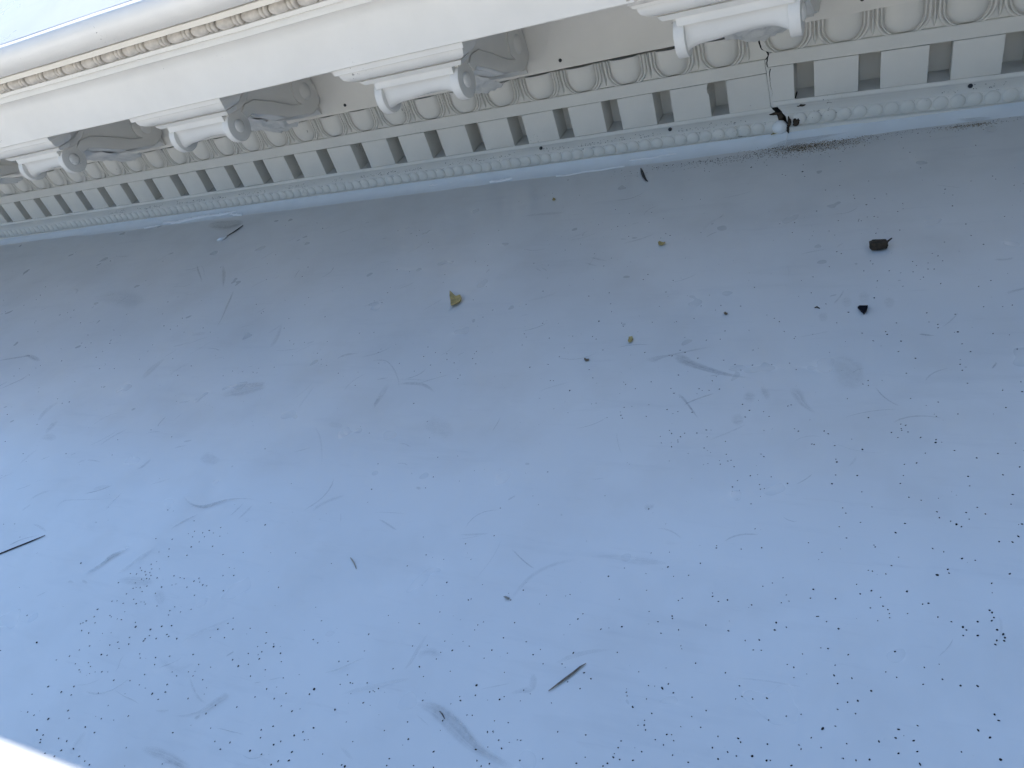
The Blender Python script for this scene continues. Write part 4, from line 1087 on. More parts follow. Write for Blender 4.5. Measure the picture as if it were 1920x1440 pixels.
for k, (alpha, tint, row) in enumerate(STROKES):
    n = len(row) // 4
    V, F, film = [], [], []
    wdt = 15
    for i in range(n):
        lx_, ly_, rx_, ry_ = [v / 1000.0 for v in row[4 * i:4 * i + 4]]
        end = min(1.0, i / (0.22 * n), (n - 1 - i) / (0.22 * n))
        for j in range(wdt):
            t = j / (wdt - 1)
            V.append(((lx_ + (rx_ - lx_) * t - OX) * P, (ly_ + (ry_ - ly_) * t) * P, 0.0004 + 0.00003 * k))
            edge = min(1.0, t / 0.3, (1 - t) / 0.3)
            film.append(0.72 * alpha * end * edge * edge * (3 - 2 * edge) * (0.95 + 0.75 * noise.noise(Vector((k * 3.1, j * 2.3, i * 0.12)))))
    for i in range(n - 1):
        for j in range(wdt - 1):
            q = i * wdt + j
            F.append((q, q + 1, q + wdt + 1, q + wdt))
    me = mesh_from('scuff_mark', V, F, STAIN if tint else SCUFF)
    at = me.attributes.new('film', 'FLOAT', 'POINT')
    at.data.foreach_set('value', film)
    link('scuff_mark' if not tint else 'stain', me, floor)

# countless hairline scratches, one film
V, F, film = [], [], []
rnd = random.Random(77)
for k in range(420):
    x, y = rnd.uniform(6, 27), rnd.uniform(-13.0, -1.2)
    if noise.noise(Vector((x * 0.35, y * 0.35, 11))) < rnd.uniform(-0.35, 0.25): continue
    ang = rnd.gauss(0.55, 0.45) if rnd.random() < 0.75 else rnd.uniform(0, 3.14)
    ln = rnd.uniform(0.08, 0.55); cv_ = rnd.gauss(0, 0.8)
    wd = rnd.uniform(0.004, 0.016) if rnd.random() < 0.8 else rnd.uniform(0.02, 0.05)
    al = rnd.uniform(0.10, 0.38) * (0.5 if wd > 0.017 else 1.0)
    n0 = len(V)
    m_ = 7
    for i in range(m_):
        t = i / (m_ - 1) - 0.5
        a = ang + cv_ * t
        px = x + math.cos(ang) * ln * t - math.sin(ang) * cv_ * ln * t * t * 0.5
        py = y + math.sin(ang) * ln * t + math.cos(ang) * cv_ * ln * t * t * 0.5
        for o, f_ in ((-1, 0), (0, 1), (1, 0)):
            V.append(((px - math.sin(a) * o * wd - OX) * P, (py + math.cos(a) * o * wd) * P, 0.0038 + 0.000004 * k))
            film.append(al * f_ * (1 - (2 * t) ** 4))
    for i in range(m_ - 1):
        for j in range(2):
            q = n0 + i * 3 + j
            F.append((q, q + 1, q + 4, q + 3))
me = mesh_from('hairline_scratches', V, F, SCUFF)
at = me.attributes.new('film', 'FLOAT', 'POINT'); at.data.foreach_set('value', film)
hs = link('hairline_scratches', me, floor); hs['kind'] = 'stuff'

# ------------------------------------------------------------------ dirt specks
SPECKS = [(6260,-2368,40), (6046,-2643,30), (3956,-1634,33), (6244,-2132,30), (8520,-2656,27), (4937,-3447,41), (5438,-3461,30), (5250,-3851,41), (5344,-4051,29), (10531,-4510,32), (10666,-4337,23), 
    (10919,-3191,33), (8824,-3530,26), (5149,-4280,30), (7533,-4633,36), (7415,-4726,27), (7781,-4921,26), (6599,-5008,27), (6648,-5083,27), (8405,-5162,35), (9650,-4911,24), (10818,-4961,23), 
    (11292,-5396,37), (11688,-5413,36), (11582,-5154,30), (11596,-5518,29), (12485,-5510,28), (12811,-5657,20), (12083,-5631,21), (7248,-5442,26), (9216,-5633,33), (9874,-5480,23), 
    (10285,-5676,23), (9342,-5910,32), (9639,-5908,32), (9639,-6059,32), (10266,-5940,31), (10337,-6200,22), (8891,-6094,24), (10357,-6386,30), (11667,-6212,21), (11597,-6017,21), 
    (11690,-6457,28), (9413,-6497,32), (8910,-6637,24), (8868,-6722,24), (8347,-6744,24), (10858,-6733,36), (11282,-6732,29), (10874,-6597,22), (12569,-6444,20), (13242,-6654,26), 
    (13154,-6913,32), (14345,-6788,24), (14233,-6913,18), (14825,-6816,24), (14584,-6800,18), (13561,-6354,19), (8472,-6973,24), (8938,-6939,24), (10587,-7115,22), (9752,-7317,22), 
    (9880,-7429,22), (11513,-7254,20), (10680,-7602,21), (11108,-7672,35), (10958,-7716,29), (13758,-7566,18), (11551,-4534,22), (3854,-3968,31), (4715,-4527,30), (11482,-1440,25), 
    (12467,-1509,24), (12841,-1813,32), (15123,-2297,29), (15732,-2595,28), (15676,-2373,20), (16159,-2903,27), (16403,-3181,26), (17582,-3198,25), (17071,-2719,19), (17580,-2691,19), 
    (12260,-2847,31), (12309,-3213,23), (13624,-3499,29), (13726,-3852,28), (12798,-3867,29), (15978,-3853,32), (16309,-3956,25), (17140,-4139,24), (17887,-3937,24), (17576,-3758,18), 
    (17229,-4390,17), (18148,-4594,16), (15054,-4364,26), (16215,-4624,30), (16173,-4453,18), (14448,-4640,26), (16275,-4930,24), (16076,-4864,18), (14530,-4878,19), (13909,-4688,20), 
    (13649,-5046,27), (13636,-5096,27), (13257,-4780,34), (15280,-5293,30), (18081,-4976,22), (18564,-5288,21), (18474,-5470,21), (14578,-5601,25), (16343,-5805,23), (16624,-5790,23), 
    (14979,-5971,24), (15141,-6071,24), (15831,-6330,23), (15348,-6387,23), (15182,-6688,23), (16226,-6637,22), (16104,-6614,16), (16018,-6486,16), (17864,-6204,21), (18065,-6342,20), 
    (17910,-6436,20), (18275,-6370,20), (18343,-6508,24), (18500,-6585,20), (18131,-6636,20), (17569,-6594,20), (17193,-6590,15), (18742,-6323,24), (18734,-6376,14), (18755,-6489,24), 
    (18861,-6607,19), (18381,-6803,19), (18726,-6856,19), (18724,-6928,23), (17926,-6773,15), (16584,-6831,21), (16939,-6803,15), (17080,-7106,25), (18286,-7460,19), (15822,-6018,17), 
    (17024,-6322,16), (17027,-6241,16), (14466,-5307,19), (15342,-6028,17), (14865,-6713,17), (14926,-6832,23), (17543,-1562,20), (18810,-1598,19), (18184,-1376,20), (20830,-2203,18), 
    (21143,-2262,18), (19701,-2325,25), (20000,-2521,24), (20397,-2561,24), (20651,-2825,23), (20433,-2905,23), (19541,-2828,18), (19911,-2951,24), (20040,-2938,17), (21360,-3390,22), 
    (20197,-3319,23), (20803,-3332,23), (20888,-3404,28), (20753,-3460,22), (19413,-3451,17), (19193,-3607,23), (19763,-3800,16), (20090,-3974,22), (20029,-4193,22), (18760,-3964,23), 
    (19054,-4056,16), (20803,-4520,21), (20765,-4648,21), (21216,-4716,20), (19179,-4451,16), (19238,-4828,21), (20334,-4960,20), (20041,-5020,25), (21177,-5008,20), (22356,-4993,24), 
    (21795,-5132,14), (19082,-5169,21), (20437,-5246,20), (20506,-5444,19), (20386,-5667,36), (21164,-5356,14), (21729,-5383,19), (21987,-5387,19), (22241,-5419,19), (21691,-5669,19), 
    (21934,-5490,14), (21475,-5727,19), (21152,-5724,19), (20728,-5726,19), (20772,-5802,19), (19541,-5676,20), (22131,-5957,18), (22418,-5951,13), (19344,-5923,20), (19403,-6004,19), 
    (19771,-6037,19), (19411,-6187,19), (20070,-6264,19), (20108,-6001,14), (20400,-6022,19), (20469,-6080,19), (21935,-6143,18), (22100,-6125,18), (21654,-6074,13), (21649,-6342,18), 
    (20634,-6320,18), (22518,-6353,17), (22589,-5637,13), (21018,-1184,26), (21185,-809,33), (20970,-785,33), (20251,-758,40), (20072,-792,40), (20527,-764,33), (21814,-1256,48), 
    (22065,-1249,31), (19864,-661,20), (20869,-751,27), (20735,-740,27), (20665,-747,27), (21108,-1234,19), (19247,-547,20), (19518,-1015,20), (23030,-1209,19), (23200,-1432,25), 
    (22648,-1393,25), (22658,-1649,46), (22352,-1664,25), (22407,-1722,25), (22705,-1833,18), (23630,-2222,17), (24178,-1389,25), (24087,-1201,18), (24063,-801,19), (24290,-719,19), 
    (23484,-546,26), (23253,-666,19), (24314,-1968,24), (25035,-1406,25), (24943,-775,19), (24842,-784,26), (25173,-2458,23), (25202,-2559,23), (25393,-2792,17), (25450,-2966,16), 
    (24600,-2717,23), (24587,-2830,16), (24685,-2907,16), (24915,-2543,17), (23238,-2271,24), (23046,-2379,23), (23445,-2633,23), (23462,-2741,23), (23725,-2802,23), (23623,-2966,34), 
    (23873,-2692,17), (24080,-3022,22), (24085,-3178,16), (24020,-3245,22), (22970,-3027,22), (23646,-3330,22), (23732,-3331,22), (23778,-3358,16), (23543,-3375,22), (23537,-3423,22), 
    (23574,-3426,22), (23279,-3365,22), (22696,-3318,27), (22693,-3607,21), (22491,-3317,22), (23175,-3641,16), (23254,-3768,15), (22967,-3737,15), (24046,-3761,21), (23763,-3800,21), 
    (23783,-3681,15), (23867,-3991,21), (24669,-3217,27), (24798,-3732,21), (24840,-4031,21), (24548,-4148,20), (24956,-4266,25), (24467,-4472,24), (24512,-4593,20), (24407,-4407,15), 
    (24191,-4570,24), (24231,-4668,14), (24194,-4808,19), (24354,-4765,19), (24419,-4772,19), (24357,-4624,14), (23306,-4214,25), (23364,-4272,25), (23718,-4496,20), (23746,-4574,20), 
    (23648,-4728,19), (23935,-4756,19), (24060,-4818,14), (23238,-4583,20), (23059,-4808,19), (23806,-4974,23), (24303,-4939,19), (24271,-4986,14), (22924,-4883,14), (24478,-5096,19), 
    (24852,-5192,23), (24083,-5118,14), (23781,-5344,28), (23253,-5438,23), (23067,-5180,19), (24875,-5602,18), (25051,-5611,13), (25141,-5586,22), (25223,-3611,21), (24977,-5081,19), 
    (21209,-6382,18), (21650,-6342,18), (21719,-6386,26), (21572,-6456,21), (21532,-6443,17), (21897,-6504,26), (22210,-6545,17), (22352,-6627,21), (22434,-6731,17), (22550,-6639,21), 
    (20066,-6456,18), (19718,-6682,27), (19960,-6623,18), (20668,-6894,17), (20568,-6730,18), (20111,-6954,18), (20156,-6956,18), (20440,-7144,32), (21125,-7013,17), (21089,-6969,12), 
    (21267,-7090,17), (21428,-6958,17), (21728,-6827,25), (22142,-6928,17), (22175,-6852,12), (21745,-7161,25), (21692,-7076,17), (22018,-7074,16), (22011,-7162,12), (22059,-7106,12), 
    (22136,-7100,16), (22248,-7076,20), (22538,-7328,24), (22624,-7423,19), (22595,-7532,19), (21727,-7446,20), (21808,-7510,12), (21856,-7475,16), (22017,-7481,16), (21305,-7407,12), 
    (21217,-7429,16), (21216,-7568,20), (21246,-7615,16), (21192,-7509,12), (21060,-7612,12), (21516,-7571,16), (21498,-7372,12), (20853,-7368,12), (20800,-7382,12), (21829,-7787,15), 
    (21863,-7834,19), (21750,-7886,15), (21783,-7986,15), (21906,-8037,23), (21890,-7977,11), (21969,-7878,23), (22003,-7819,15), (21951,-7931,15), (21960,-7960,15), (22132,-7810,19), 
    (22223,-7756,19), (22250,-7862,15), (22249,-8031,18), (22450,-7919,15), (22487,-8108,15), (22517,-8201,15), (22547,-8187,15), (22452,-8252,15), (22592,-8276,18), (22436,-8202,11), 
    (22327,-8253,11), (22100,-8124,11), (22856,-8112,18), (22825,-8078,15), (22763,-8384,22), (22617,-8550,21), (22652,-8461,14), (22863,-8494,14), (22878,-8552,14), (22913,-8540,14), 
    (22687,-8586,10), (22829,-8365,10), (22818,-8747,14), (21868,-8921,17), (20634,-8525,15), (22771,-7438,16), (23512,-5629,27), (22686,-5713,18), (22753,-5787,27), (23398,-5841,18), 
    (22830,-5991,18), (22964,-6102,17), (22956,-6138,17), (23151,-6057,13), (23674,-6054,17), (23914,-6034,26), (23929,-6086,26), (24067,-6216,26), (24022,-5869,18), (24324,-5689,18), 
    (24599,-5730,22), (24427,-5918,18), (24428,-5981,18), (24343,-5866,13), (24610,-6062,33), (24640,-6278,17), (24709,-6413,21), (24928,-6104,17), (25118,-6379,17), (25071,-6132,13), 
    (24043,-6403,17), (24204,-6524,21), (24606,-6628,20), (24612,-6550,12), (24621,-6726,20), (23791,-6202,17), (22760,-6627,17), (22949,-6603,17), (23030,-6719,17), (23713,-6961,16), 
    (23761,-6901,16), (23766,-6982,16), (24656,-6932,16), (24117,-6777,16), (24941,-7035,16), (25099,-7053,20), (25102,-6902,16), (23575,-7202,16), (24154,-7180,16), (24394,-7227,16), 
    (23006,-7337,19), (23036,-7318,16), (22836,-7512,15), (23780,-7486,23), (23145,-7721,19), (23104,-7687,15), (23386,-7705,19), (23426,-7744,19), (23286,-7901,18), (23308,-7905,18), 
    (23495,-7909,18), (23527,-8133,27), (23516,-8094,15), (23742,-7945,28), (24068,-7566,15), (24110,-7581,19), (24073,-7631,15), (24076,-7655,15), (24130,-7675,15), (23988,-7691,19), 
    (24042,-7759,15), (24235,-7746,23), (24358,-7807,28), (24362,-7766,18), (24407,-7799,11), (24507,-7903,22), (24675,-7984,22), (24840,-7915,18), (24271,-7955,15), (24198,-8089,22), 
    (24099,-8115,15), (24989,-8071,18), (24596,-8222,22), (23712,-8294,21), (23502,-8420,21), (23115,-8453,17), (22957,-8382,14), (23526,-8304,14), (24091,-8259,14), (24066,-8361,17), 
    (24602,-8337,14), (24858,-8180,18), (24950,-7288,19), (24555,-7396,16), (24374,-7439,15), (24985,-7772,15), (9783,-8061,30), (10945,-8267,28), (10635,-8711,28), (11459,-8941,27), 
    (12489,-8862,25), (13546,-8810,24), (14418,-8357,23), (13832,-8236,17), (13322,-8492,18), (15626,-9666,25), (15735,-9670,15), (16221,-9776,19), (16729,-9820,18), (12793,-10264,18), 
    (13013,-10231,17), (13397,-10418,17), (14554,-10007,16), (16370,-9926,19), (16589,-9884,28), (16682,-9912,18), (16516,-9932,19), (16594,-9982,18), (16412,-10009,19), (16303,-9973,14), 
    (16821,-9943,18), (15851,-10112,19), (16124,-10085,19), (16576,-10065,18), (16521,-10150,28), (16835,-10096,27), (16203,-10226,23), (16085,-10288,14), (16294,-10330,23), (16560,-10269,23), 
    (17083,-10184,18), (17349,-10114,17), (16129,-10469,23), (16196,-10527,19), (16176,-10420,14), (14977,-10624,31), (15929,-10635,23), (16031,-10627,19), (16063,-10571,19), (16131,-10577,23), 
    (16185,-10615,23), (16272,-10613,23), (16245,-10659,28), (16175,-10678,19), (16292,-10657,18), (16216,-10577,19), (16393,-10626,23), (16316,-10507,14), (16617,-10562,22), (16729,-10569,18), 
    (16799,-10571,18), (16967,-10579,26), (17006,-10534,18), (17059,-10577,17), (17132,-10606,21), (17196,-10606,17), (17314,-10447,17), (17461,-10423,21), (17316,-10335,13), (17393,-10334,13), 
    (15868,-10777,19), (16129,-10739,19), (16697,-10677,13), (16007,-10541,19), (16570,-10727,27), (16343,-10749,23), (16262,-10785,18), (16201,-10793,14), (16165,-10811,19), (16340,-10826,18), 
    (16935,-10667,18), (17130,-10745,17), (17475,-10627,21), (16137,-10894,23), (16556,-10816,18), (16312,-10938,18), (16016,-11016,19), (16086,-10998,14), (16209,-11010,23), (16401,-10982,27), 
    (16450,-10950,13), (16499,-10943,13), (16538,-10964,18), (16725,-10956,18), (16982,-10923,17), (17231,-10911,17), (15906,-11144,28), (16957,-10977,17), (17117,-10965,17), (16986,-11028,17), 
    (16334,-11101,13), (15949,-11237,19), (15888,-11305,28), (15863,-11335,19), (15841,-11351,19), (16041,-11302,19), (16165,-11181,18), (16203,-11193,13), (16381,-11198,22), (16314,-11200,13), 
    (16611,-11192,18), (16665,-11238,33), (16897,-11229,33), (17015,-11167,26), (17140,-11135,26), (15944,-11421,23), (16075,-11427,28), (16390,-11364,13), (16279,-11395,13), (17169,-11240,21), 
    (17214,-11255,25), (17342,-11259,25), (17069,-11308,21), (16925,-11339,21), (16928,-11365,21), (16947,-11294,17), (16700,-11364,18), (16595,-11443,22), (16514,-11494,22), (16761,-11434,21), 
    (16679,-11504,18), (16245,-11558,22), (16150,-11627,18), (15434,-11671,36), (14896,-11407,20), (16507,-11612,27), (16593,-11603,18), (16086,-11716,23), (15948,-11790,18), (17012,-11503,17), 
    (17061,-11542,17), (17252,-11498,21), (17310,-11567,17), (17418,-11449,17), (17695,-11374,20), (17773,-11062,20), (17848,-10977,16), (17867,-10910,16), (17961,-11025,20), (17931,-11132,20), 
    (17755,-11163,16), (18166,-10977,16), (18348,-11233,19), (18217,-11329,19), (18333,-11376,29), (18434,-11336,15), (17851,-11455,16), (18018,-11451,16), (16423,-11726,18), (16494,-11756,18), 
    (16259,-11774,18), (16379,-11819,22), (16419,-11836,13), (16702,-11775,21), (16782,-11760,13), (16617,-11795,13), (16560,-11825,13), (16946,-11821,26), (17156,-11781,17), (17279,-11687,17), 
    (17311,-11793,17), (17416,-11808,12), (17597,-11591,16), (17684,-11616,16), (17793,-11550,16), (17867,-11529,12), (17882,-11576,16), (17647,-11718,20), (17693,-11790,20), (17552,-11839,30), 
    (17671,-11872,20), (18013,-11787,23), (18028,-11586,16), (18138,-11649,11), (18162,-11709,11), (18547,-11439,18), (18746,-11610,18), (16151,-12060,27), (16495,-11988,26), (16389,-12073,27), 
    (16022,-12178,22), (16551,-12069,22), (16879,-11978,17), (16674,-12213,26), (16766,-12274,17), (16512,-12341,33), (16286,-12351,22), (16167,-12343,18), (17465,-12090,20), (17167,-12187,17), 
    (17328,-12164,12), (17125,-12058,12), (17050,-12299,25), (17213,-12317,20), (16482,-12460,33), (16613,-12484,21), (16628,-12525,21), (16649,-12550,21), (16837,-12464,21), (16962,-12463,25), 
    (16984,-12548,25), (17114,-12502,25), (17249,-12541,25), (16958,-12612,21), (16817,-12617,17), (17355,-12560,16), (17440,-12573,20), (18110,-12108,23), (18375,-11778,19), (18331,-11869,23), 
    (18621,-11739,22), (18789,-12041,22), (18734,-12115,22), (19045,-12054,27), (18625,-12069,15), (17713,-12346,16), (18231,-12371,15), (18488,-11975,15), (15001,-11861,25), (16391,-8468,20), 
    (18292,-7460,23), (18681,-7799,18), (17914,-8063,18), (18866,-8091,13), (19149,-8414,17), (18369,-8592,17), (18520,-9001,21), (19249,-8730,20), (19231,-8907,16), (19408,-8374,12), 
    (19735,-8585,12), (18582,-9199,12), (17364,-9697,33), (17282,-9030,13), (17196,-9363,13), (19559,-9588,15), (20364,-9462,18), (20089,-9606,18), (20283,-9093,15), (18075,-10015,17), 
    (18632,-10080,16), (19562,-9970,18), (20101,-10090,21), (19708,-9806,18), (19935,-9829,11), (18166,-10467,20), (20418,-10245,21), (20440,-10228,14), (20843,-10171,17), (20184,-10420,14), 
    (19660,-10553,14), (20032,-10577,17), (20670,-10443,13), (20628,-10482,13), (20619,-10537,13), (19561,-10783,18), (18951,-10743,15), (18988,-10951,22), (19061,-10974,18), (18591,-11107,29), 
    (18571,-11081,15), (18472,-11091,19), (18397,-10983,19), (18718,-11157,28), (18518,-11258,23), (18494,-11185,19), (18472,-11220,15), (18787,-11234,15), (18404,-11144,15), (18666,-11346,18), 
    (19288,-10923,11), (19615,-10954,14), (20081,-10809,14), (20379,-10702,13), (20391,-10815,13), (20493,-10775,20), (20226,-10774,14), (20867,-10697,20), (20637,-10702,13), (21023,-10697,13), 
    (20927,-10561,16), (20828,-10786,13), (19411,-11106,17), (19504,-11085,14), (20004,-11059,17), (20252,-10988,20), (20380,-10884,13), (19578,-11210,14), (19651,-11273,17), (19679,-11273,14), 
    (19559,-11309,14), (19822,-11239,17), (19962,-11264,17), (19894,-11310,17), (19922,-11294,14), (19718,-11366,10), (19320,-11408,34), (19302,-11463,21), (19054,-11508,18), (18962,-11581,18), 
    (18817,-11515,22), (18921,-11379,15), (18913,-11474,11), (19084,-11625,14), (19226,-11645,21), (19294,-11607,10), (19648,-11535,26), (19888,-11416,20), (20437,-11273,16), (20337,-11067,13), 
    (20566,-10968,13), (20865,-11039,30), (20892,-11126,16), (20781,-11199,19), (20758,-11167,13), (21119,-11113,24), (21148,-11082,13), (21017,-11141,9), (20939,-11294,15), (20892,-11303,13), 
    (21268,-11283,15), (21148,-11295,12), (21126,-11395,18), (21169,-11378,15), (20701,-11396,19), (20393,-11478,16), (20472,-11610,19), (20220,-11595,13), (19823,-11608,13), (19540,-11729,21), 
    (19456,-11785,17), (19390,-11831,21), (19127,-11809,17), (19028,-11866,18), (19070,-11929,17), (19243,-11951,21), (19293,-11909,17), (19515,-11844,14), (19461,-11963,21), (19179,-12052,17), 
    (19479,-12034,26), (19380,-12063,21), (19333,-12105,21), (19981,-11747,13), (20742,-11651,24), (21087,-11548,23), (21295,-11491,18), (21178,-11507,12), (21244,-11435,15), (21133,-11628,18), 
    (21243,-11625,18), (21185,-11659,15), (20392,-11850,16), (20026,-11947,31), (19991,-11945,16), (20387,-11795,16), (20799,-11765,15), (19764,-11908,13), (20624,-11793,13), (22893,-9043,14), 
    (22977,-9250,16), (22805,-9290,13), (22592,-9308,13), (22589,-9282,13), (22016,-9448,13), (22181,-9414,10), (22204,-9581,20), (22481,-9498,16), (22276,-9673,13), (22404,-9641,16), 
    (21812,-9653,13), (21690,-9765,20), (22024,-9681,10), (22072,-9858,13), (20926,-10046,17), (21170,-10062,13), (21392,-10018,13), (21854,-9990,13), (22369,-9915,16), (22396,-9886,13), 
    (22645,-9826,19), (22639,-9792,13), (22701,-9867,16), (22772,-9840,19), (22972,-9856,16), (23037,-9656,13), (21543,-10252,19), (21572,-10193,13), (21776,-10313,16), (21842,-10288,9), 
    (21950,-10257,19), (22145,-10067,13), (22243,-10152,15), (22349,-10077,19), (22356,-10101,15), (22429,-10199,15), (22293,-10256,15), (22640,-10112,15), (22827,-10132,19), (22967,-10196,15), 
    (23073,-10171,18), (23039,-10268,15), (23099,-10259,15), (22478,-10339,12), (22490,-10366,9), (20973,-10395,16), (21152,-10558,16), (21260,-10665,19), (21606,-10579,24), (21307,-10605,13), 
    (21377,-10729,13), (21542,-10697,15), (21977,-10501,15), (21752,-10737,23), (21825,-10775,18), (21641,-10842,15), (21762,-10876,15), (21296,-10992,15), (22195,-10635,12), (22411,-10734,29), 
    (22450,-10688,15), (22503,-10754,15), (22300,-10734,12), (22349,-10729,9), (22141,-10827,15), (22155,-10854,12), (22311,-10847,12), (22623,-10469,15), (22862,-10506,15), (22980,-10591,15), 
    (23010,-10673,15), (22969,-10702,12), (23090,-10676,15), (23188,-10648,18), (22650,-10758,15), (22221,-10934,22), (22378,-10953,15), (22772,-10840,14), (22343,-11055,18), (22361,-11089,14), 
    (22337,-11018,12), (22297,-11067,12), (22525,-11087,17), (22560,-11080,12), (22450,-11145,12), (22202,-11214,14), (22193,-11268,14), (21922,-11232,15), (21696,-11260,15), (21567,-11046,12), 
    (21424,-11393,15), (21396,-11397,12), (22177,-11346,17), (22227,-11350,17), (22324,-11333,17), (22373,-11255,14), (22518,-11170,14), (22598,-11227,14), (22584,-11121,12), (22866,-11107,17), 
    (22890,-11015,14), (23030,-10997,22), (23051,-11021,14), (22974,-11113,14), (23037,-11127,14), (23143,-11102,27), (22918,-11178,17), (23233,-10992,17), (23241,-11109,17), (21917,-11455,18), 
    (22119,-11427,17), (22146,-11399,17), (21649,-11486,15), (21969,-11397,12), (21476,-11542,15), (22613,-11005,12), (22677,-10910,12), (22757,-10976,14), (22717,-11251,14), (23502,-8420,14), 
    (23112,-8453,14), (23756,-8494,14), (24133,-8520,17), (24229,-8545,14), (24361,-8507,10), (23607,-8707,14), (23636,-8766,14), (23759,-8858,14), (23592,-8929,14), (23654,-9047,16), 
    (23844,-8668,14), (24103,-8828,17), (24032,-8937,20), (24346,-8665,17), (24362,-8731,17), (24561,-8649,17), (24579,-8720,14), (24484,-8789,33), (24520,-8810,17), (24443,-8759,14), 
    (24699,-8648,17), (24912,-8406,21), (24889,-8517,14), (24646,-8581,14), (24947,-8728,21), (24911,-8861,26), (24865,-8927,20), (24775,-8933,20), (24305,-9071,16), (24383,-9094,13), 
    (24508,-9145,25), (24598,-9149,16), (24405,-9268,20), (24412,-9304,16), (24330,-9335,31), (24822,-9246,20), (24695,-9357,16), (24056,-9197,13), (24005,-9291,16), (23965,-9382,13), 
    (23835,-9366,13), (23865,-9370,16), (23870,-9096,13), (23880,-9115,16), (23471,-9231,13), (23355,-9142,13), (23187,-9544,13), (23109,-9610,13), (23433,-9622,19), (23417,-9712,16), 
    (23605,-9686,16), (23231,-9712,13), (23200,-9795,13), (23257,-9769,13), (23753,-9520,13), (23864,-9565,19), (23783,-9609,19), (23930,-9617,13), (23949,-9697,16), (23860,-9730,13), 
    (23984,-9723,13), (23995,-9758,13), (23998,-9796,13), (24116,-9530,24), (24264,-9615,19), (24223,-9631,16), (24120,-9735,13), (23181,-9989,23), (23177,-10059,19), (23262,-10017,15), 
    (23478,-9877,15), (23489,-9874,15), (23552,-9912,12), (23641,-9961,19), (23915,-9838,12), (24665,-9610,24), (24680,-9628,19), (24673,-9700,19), (24689,-9669,16), (24701,-9772,24), 
    (24736,-9804,24), (24746,-9831,19), (24738,-9859,19), (24692,-9863,19), (24681,-9900,19), (24576,-9845,24), (24485,-9790,24), (24506,-9810,15), (24582,-9725,19), (24412,-9756,15), 
    (24324,-9731,16), (24484,-9862,15), (24036,-10085,18), (23721,-10175,15), (23527,-10154,12), (23578,-10150,15), (23401,-10232,12), (23350,-10358,15), (23301,-10344,12), (23359,-10442,12), 
    (23636,-10280,12), (23634,-10367,18), (23754,-10364,15), (23662,-10427,15), (24048,-10295,15), (24226,-10178,15), (23977,-10266,12), (24217,-10315,15), (24447,-10275,18), (24550,-10256,23), 
    (24338,-10249,15), (23885,-10438,18), (23801,-10533,18), (23735,-10559,14), (23790,-10634,14), (23672,-10628,14), (23336,-10757,14), (23584,-10794,28), (23664,-10757,14), (24062,-10688,22), 
    (24044,-10754,17), (23943,-10803,17), (24153,-10748,17), (24174,-10819,17), (24062,-10858,17), (24189,-10901,22), (24638,-10449,22), (24659,-10487,22), (24536,-10585,18), (24600,-10621,22), 
    (24649,-10758,28), (24178,-10635,14), (23888,-10944,17), (23727,-10975,14), (23806,-10969,14), (23405,-11104,17), (23266,-11102,14), (23515,-10878,14), (23583,-10933,14), (23743,-10867,12), 
    (23220,-10813,14), (23440,-10949,14), (23456,-10974,14), (24431,-10759,14)] 
def speck_mesh(name, items, seed):
    """items: (x, y, z, diameter, tone) in pitches; each is a little irregular crumb"""
    rnd = random.Random(seed)
    V, F, T = [], [], []
    for x, y, z, d, tone in items:
        r = d * 0.5
        a0 = rnd.uniform(0, 6.28)
        el = rnd.uniform(0.75, 1.35)
        n0 = len(V)
        k = 6
        for i in range(k):
            a = a0 + 2 * math.pi * i / k
            q = r * rnd.uniform(0.75, 1.15)
            u, v = q * math.cos(a) * el, q * math.sin(a) / el
            ca, sa = math.cos(a0 * 1.7), math.sin(a0 * 1.7)
            V.append(((x + u * ca - v * sa - OX) * P, (y + u * sa + v * ca) * P, (z + OZ + r * 0.12) * P))
        V.append(((x - OX + rnd.uniform(-.3, .3) * r) * P, (y + rnd.uniform(-.3, .3) * r) * P, (z + OZ + r * rnd.uniform(0.6, 1.0)) * P))
        V.append(((x - OX) * P, y * P, (z + OZ - r * 0.1) * P))
        for i in range(k):
            F.append((n0 + i, n0 + (i + 1) % k, n0 + k))
            F.append((n0 + (i + 1) % k, n0 + i, n0 + k + 1))
        T += [tone] * (k + 2)
    me = mesh_from(name, V, F, DIRT)
    ca = me.color_attributes.new('tone', 'FLOAT_COLOR', 'POINT')
    flat = []
    for t in T: flat += [t[0], t[1], t[2], 1.0]
    ca.data.foreach_set('color', flat)
    return me
rnd = random.Random(21)
def dark(): 
    v = rnd.uniform(0.004, 0.016)
    return (v * 1.1, v, v * 1.0)
def brown():
    v = rnd.uniform(0.05, 0.26)
    return (v * 1.35, v, v * 0.55)
def speck_tone(d):
    k = rnd.choice((1, 1, 1, 2, 4)) if d < 20 else 1
    return tuple(v * k for v in dark())
items = [(x / 1000, y / 1000, -1.1, d / 1000 * (0.92 if d < 22 else 0.80), speck_tone(d)) for x, y, d in SPECKS]
